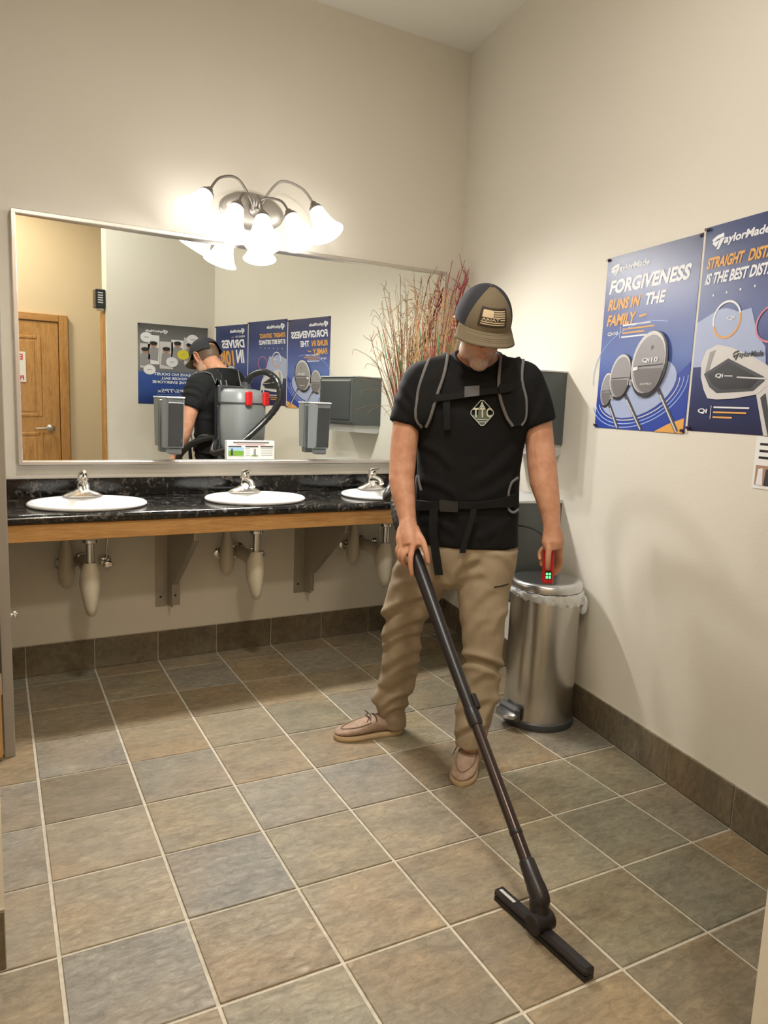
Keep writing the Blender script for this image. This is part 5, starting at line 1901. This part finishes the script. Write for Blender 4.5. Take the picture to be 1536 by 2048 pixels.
    def cord(name, mat, pl, r=.0062, lift=.011, bvh=bvh_shirt):
        q = catmull([np.array([x, y, 0.]) for x, y in pl], 6)
        return MB().tube([hit(bvh, p[0], p[1], lift)[0] for p in q], r, 8).build(name, mat, root, smooth=60)
    Lo = [(858, 724), (844, 758), (833, 800), (832, 835), (840, 852)]
    Li = [(897, 716), (889, 752), (877, 788), (866, 826), (856, 853)]
    strip('shoulder_strap', 'strap_black', Lo, Li, .011)
    cord('strap_piping', 'piping_grey', Lo)
    cord('strap_piping', 'piping_grey', Li)
    Ro = [(1046, 726), (1043, 756), (1049, 800), (1047, 833), (1038, 850)]
    Ri = [(1000, 718), (996, 772), (1000, 800), (1010, 832), (1022, 851)]
    strip('shoulder_strap', 'strap_black', Ri, Ro, .011)
    cord('strap_piping', 'piping_grey', Ro)
    cord('strap_piping', 'piping_grey', Ri)
    # straps going over the shoulders to the pack
    for (px0, px1, sx) in ((862, 896, -1), (1001, 1043, 1)):
        rows = []
        for t in range(9):
            a = t / 8
            row = []
            for px in (px0, px1):
                p0 = hit(bvh_shirt, px, 727, .004)[0]
                lat = (p0 - PO) @ EW
                fw0 = (p0 - PO) @ FW
                fwd = fw0 * (1 - a) + (-.13) * a
                guess = PO + EW * lat * (1 - .15 * a) + FW * fwd + UP * 1.8
                loc, nn, i, dd = bvh_shirt.ray_cast(Vector(guess), Vector((0, 0, -1)))
                if loc is None:
                    loc, nn, i, dd = bvh_shirt.find_nearest(Vector(guess - UP * .3))
                nn = np.array(nn)
                if nn[2] < 0:
                    nn = -nn
                row.append((np.array(loc) + nn * .004, nn))
            rows.append(row)
        MB().ribbon([r[0] for r in rows], [r[1] for r in rows], .011).build('shoulder_strap', 'strap_black', root, smooth=40)
        for q in (0, 1):
            MB().tube([r[q][0] + r[q][1] * .006 for r in rows], .0042, 8).build('strap_piping', 'piping_grey', root, smooth=60)
        # down the back to the canister frame
        e = rows[-1]
        tgt = [cb + FW * .11 + EW * (sx * .10 + s) + UP * 1.30 for s in (-.028, .028)]
        bl = [(e[0][0], -FW), ((e[0][0] + tgt[0]) / 2 - FW * .03, -FW), (tgt[0], -FW)]
        br = [(e[1][0], -FW), ((e[1][0] + tgt[1]) / 2 - FW * .03, -FW), (tgt[1], -FW)]
        MB().ribbon(bl, br, .010).build('shoulder_strap', 'strap_black', root, smooth=40)
        for L_ in (bl, br):
            MB().tube([p - FW * .012 for p, _ in L_], .0042, 8).build('strap_piping', 'piping_grey', root, smooth=60)
    # chest strap with buckle, loose tail
    strip('chest_strap', 'webbing_black', [(868, 790), (900, 789), (935, 784), (975, 780), (1022, 774)], [(868, 805), (900, 801), (935, 796), (975, 791), (1022, 786)], .004, .016)
    strip('buckle', 'vac_dark', [(930, 779), (957, 777)], [(930, 796), (957, 793)], .009, .019, k=3)
    strip('slider', 'webbing_black', [(995, 774), (1021, 771)], [(995, 790), (1021, 787)], .006, .021, k=3)
    strip('strap_tail', 'webbing_black', [(887, 800), (889, 830), (891, 860)], [(901, 800), (902, 830), (903, 858)], .003, .012)
    # waist belt
    strip('waist_belt', 'strap_black', [(836, 1000), (870, 1003), (910, 1003), (950, 1003), (1000, 996), (1032, 985)], [(836, 1022), (870, 1020), (910, 1017), (950, 1017), (1000, 1014), (1032, 1014)], .010, .003)
    strip('belt_buckle', 'black_plastic', [(882, 999), (917, 1001)], [(882, 1022), (917, 1023)], .009, .013, k=3)
    # hip pads, standing off at both sides, edged in grey
    hp = B(1021, 990, .02)
    for (pc, out, nm_) in ((B(1026, 990, .0), EW, 'L'), (B(838, 985, .0), -EW, 'R')):
        pad = []
        N_ = 20
        for k in range(N_):
            a = 2 * PI * k / N_
            pad.append(pc + out * .004 + FW * (-.03 + .085 * math.copysign(abs(math.cos(a)) ** .6, math.cos(a))) + UP * (.0 + .062 * math.copysign(abs(math.sin(a)) ** .6, math.sin(a))))
        MB().prism(pad, out * .012).build('hip_pad', 'strap_black', root)
        MB().tube([p + out * .006 for p in pad] + [pad[0] + out * .006], .0052, 8, cap=False).build('pad_piping', 'piping_grey', root, smooth=60)
    for pl in ([(1037, 955), (1024, 965), (1018, 980), (1017, 992)], [(1015, 1010), (1019, 1021), (1028, 1025), (1038, 1018)], [(836, 950), (838, 965), (842, 980)]):
        MB().tube(catmull([B(x, y, .112) for x, y in pl], 5), .0052, 8).build('pad_piping', 'piping_grey', root, smooth=60)
    # hanging belt tails
    def tail(pl, wd_, d0, d1):
        L_, R_ = [], []
        q = catmull([np.array([x, y, 0.]) for x, y in pl], 4)
        for i, p in enumerate(q):
            dd = d0 + (d1 - d0) * i / (len(q) - 1)
            L_.append((B(p[0] - wd_ / 2, p[1], dd), FW))
            R_.append((B(p[0] + wd_ / 2, p[1], dd), FW))
        MB().ribbon(L_, R_, .003).build('strap_tail', 'webbing_black', root, smooth=40)
    tail([(868, 1018), (866, 1060), (870, 1095), (878, 1150)], 17, .172, .150)
    tail([(948, 1018), (940, 1050), (929, 1085), (925, 1106)], 12, .178, .172)
build_vacuum()

def build_remote():
    root = thing('remote_control', 'small red handheld control with a green lit display in the man\'s hand', 'remote', B(1095, 1168, .12))
    a, b = B(1098, 1096, .128), B(1095, 1167, .128)
    d = nrm(b - a)
    e = nrm(EW - d * (EW @ d))
    f = nrm(np.cross(d, e))
    if f @ FW < 0:
        f = -f
    L = np.linalg.norm(b - a)
    MB().obox((a + b) / 2, e * .0205, f * .011, d * L / 2, .006).build('case', 'red_plastic', root, smooth=25)
    c = b - d * .034
    MB().obox(c + f * .0112, e * .0115, f * .0012, d * .016, .0008).build('screen', 'display_black', root)
    for sx in (-.0052, .0052):
        for sy in (-.0062, .0062):
            MB().obox(c + f * .0126 + e * sx + d * sy + d * .002, e * .0036, f * .0004, d * .0045).build('lit_segment', 'display_green', root)
    q = catmull([a - d * .005, B(1085, 1070, .09), B(1062, 1056, .06), B(1036, 1051, .03), B(1015, 1049, -.03), B(1000, 1040, -.14)], 6)
    MB().tube(q, .0034, 8).build('cord', 'rubber_black', root, smooth=60)
build_remote()
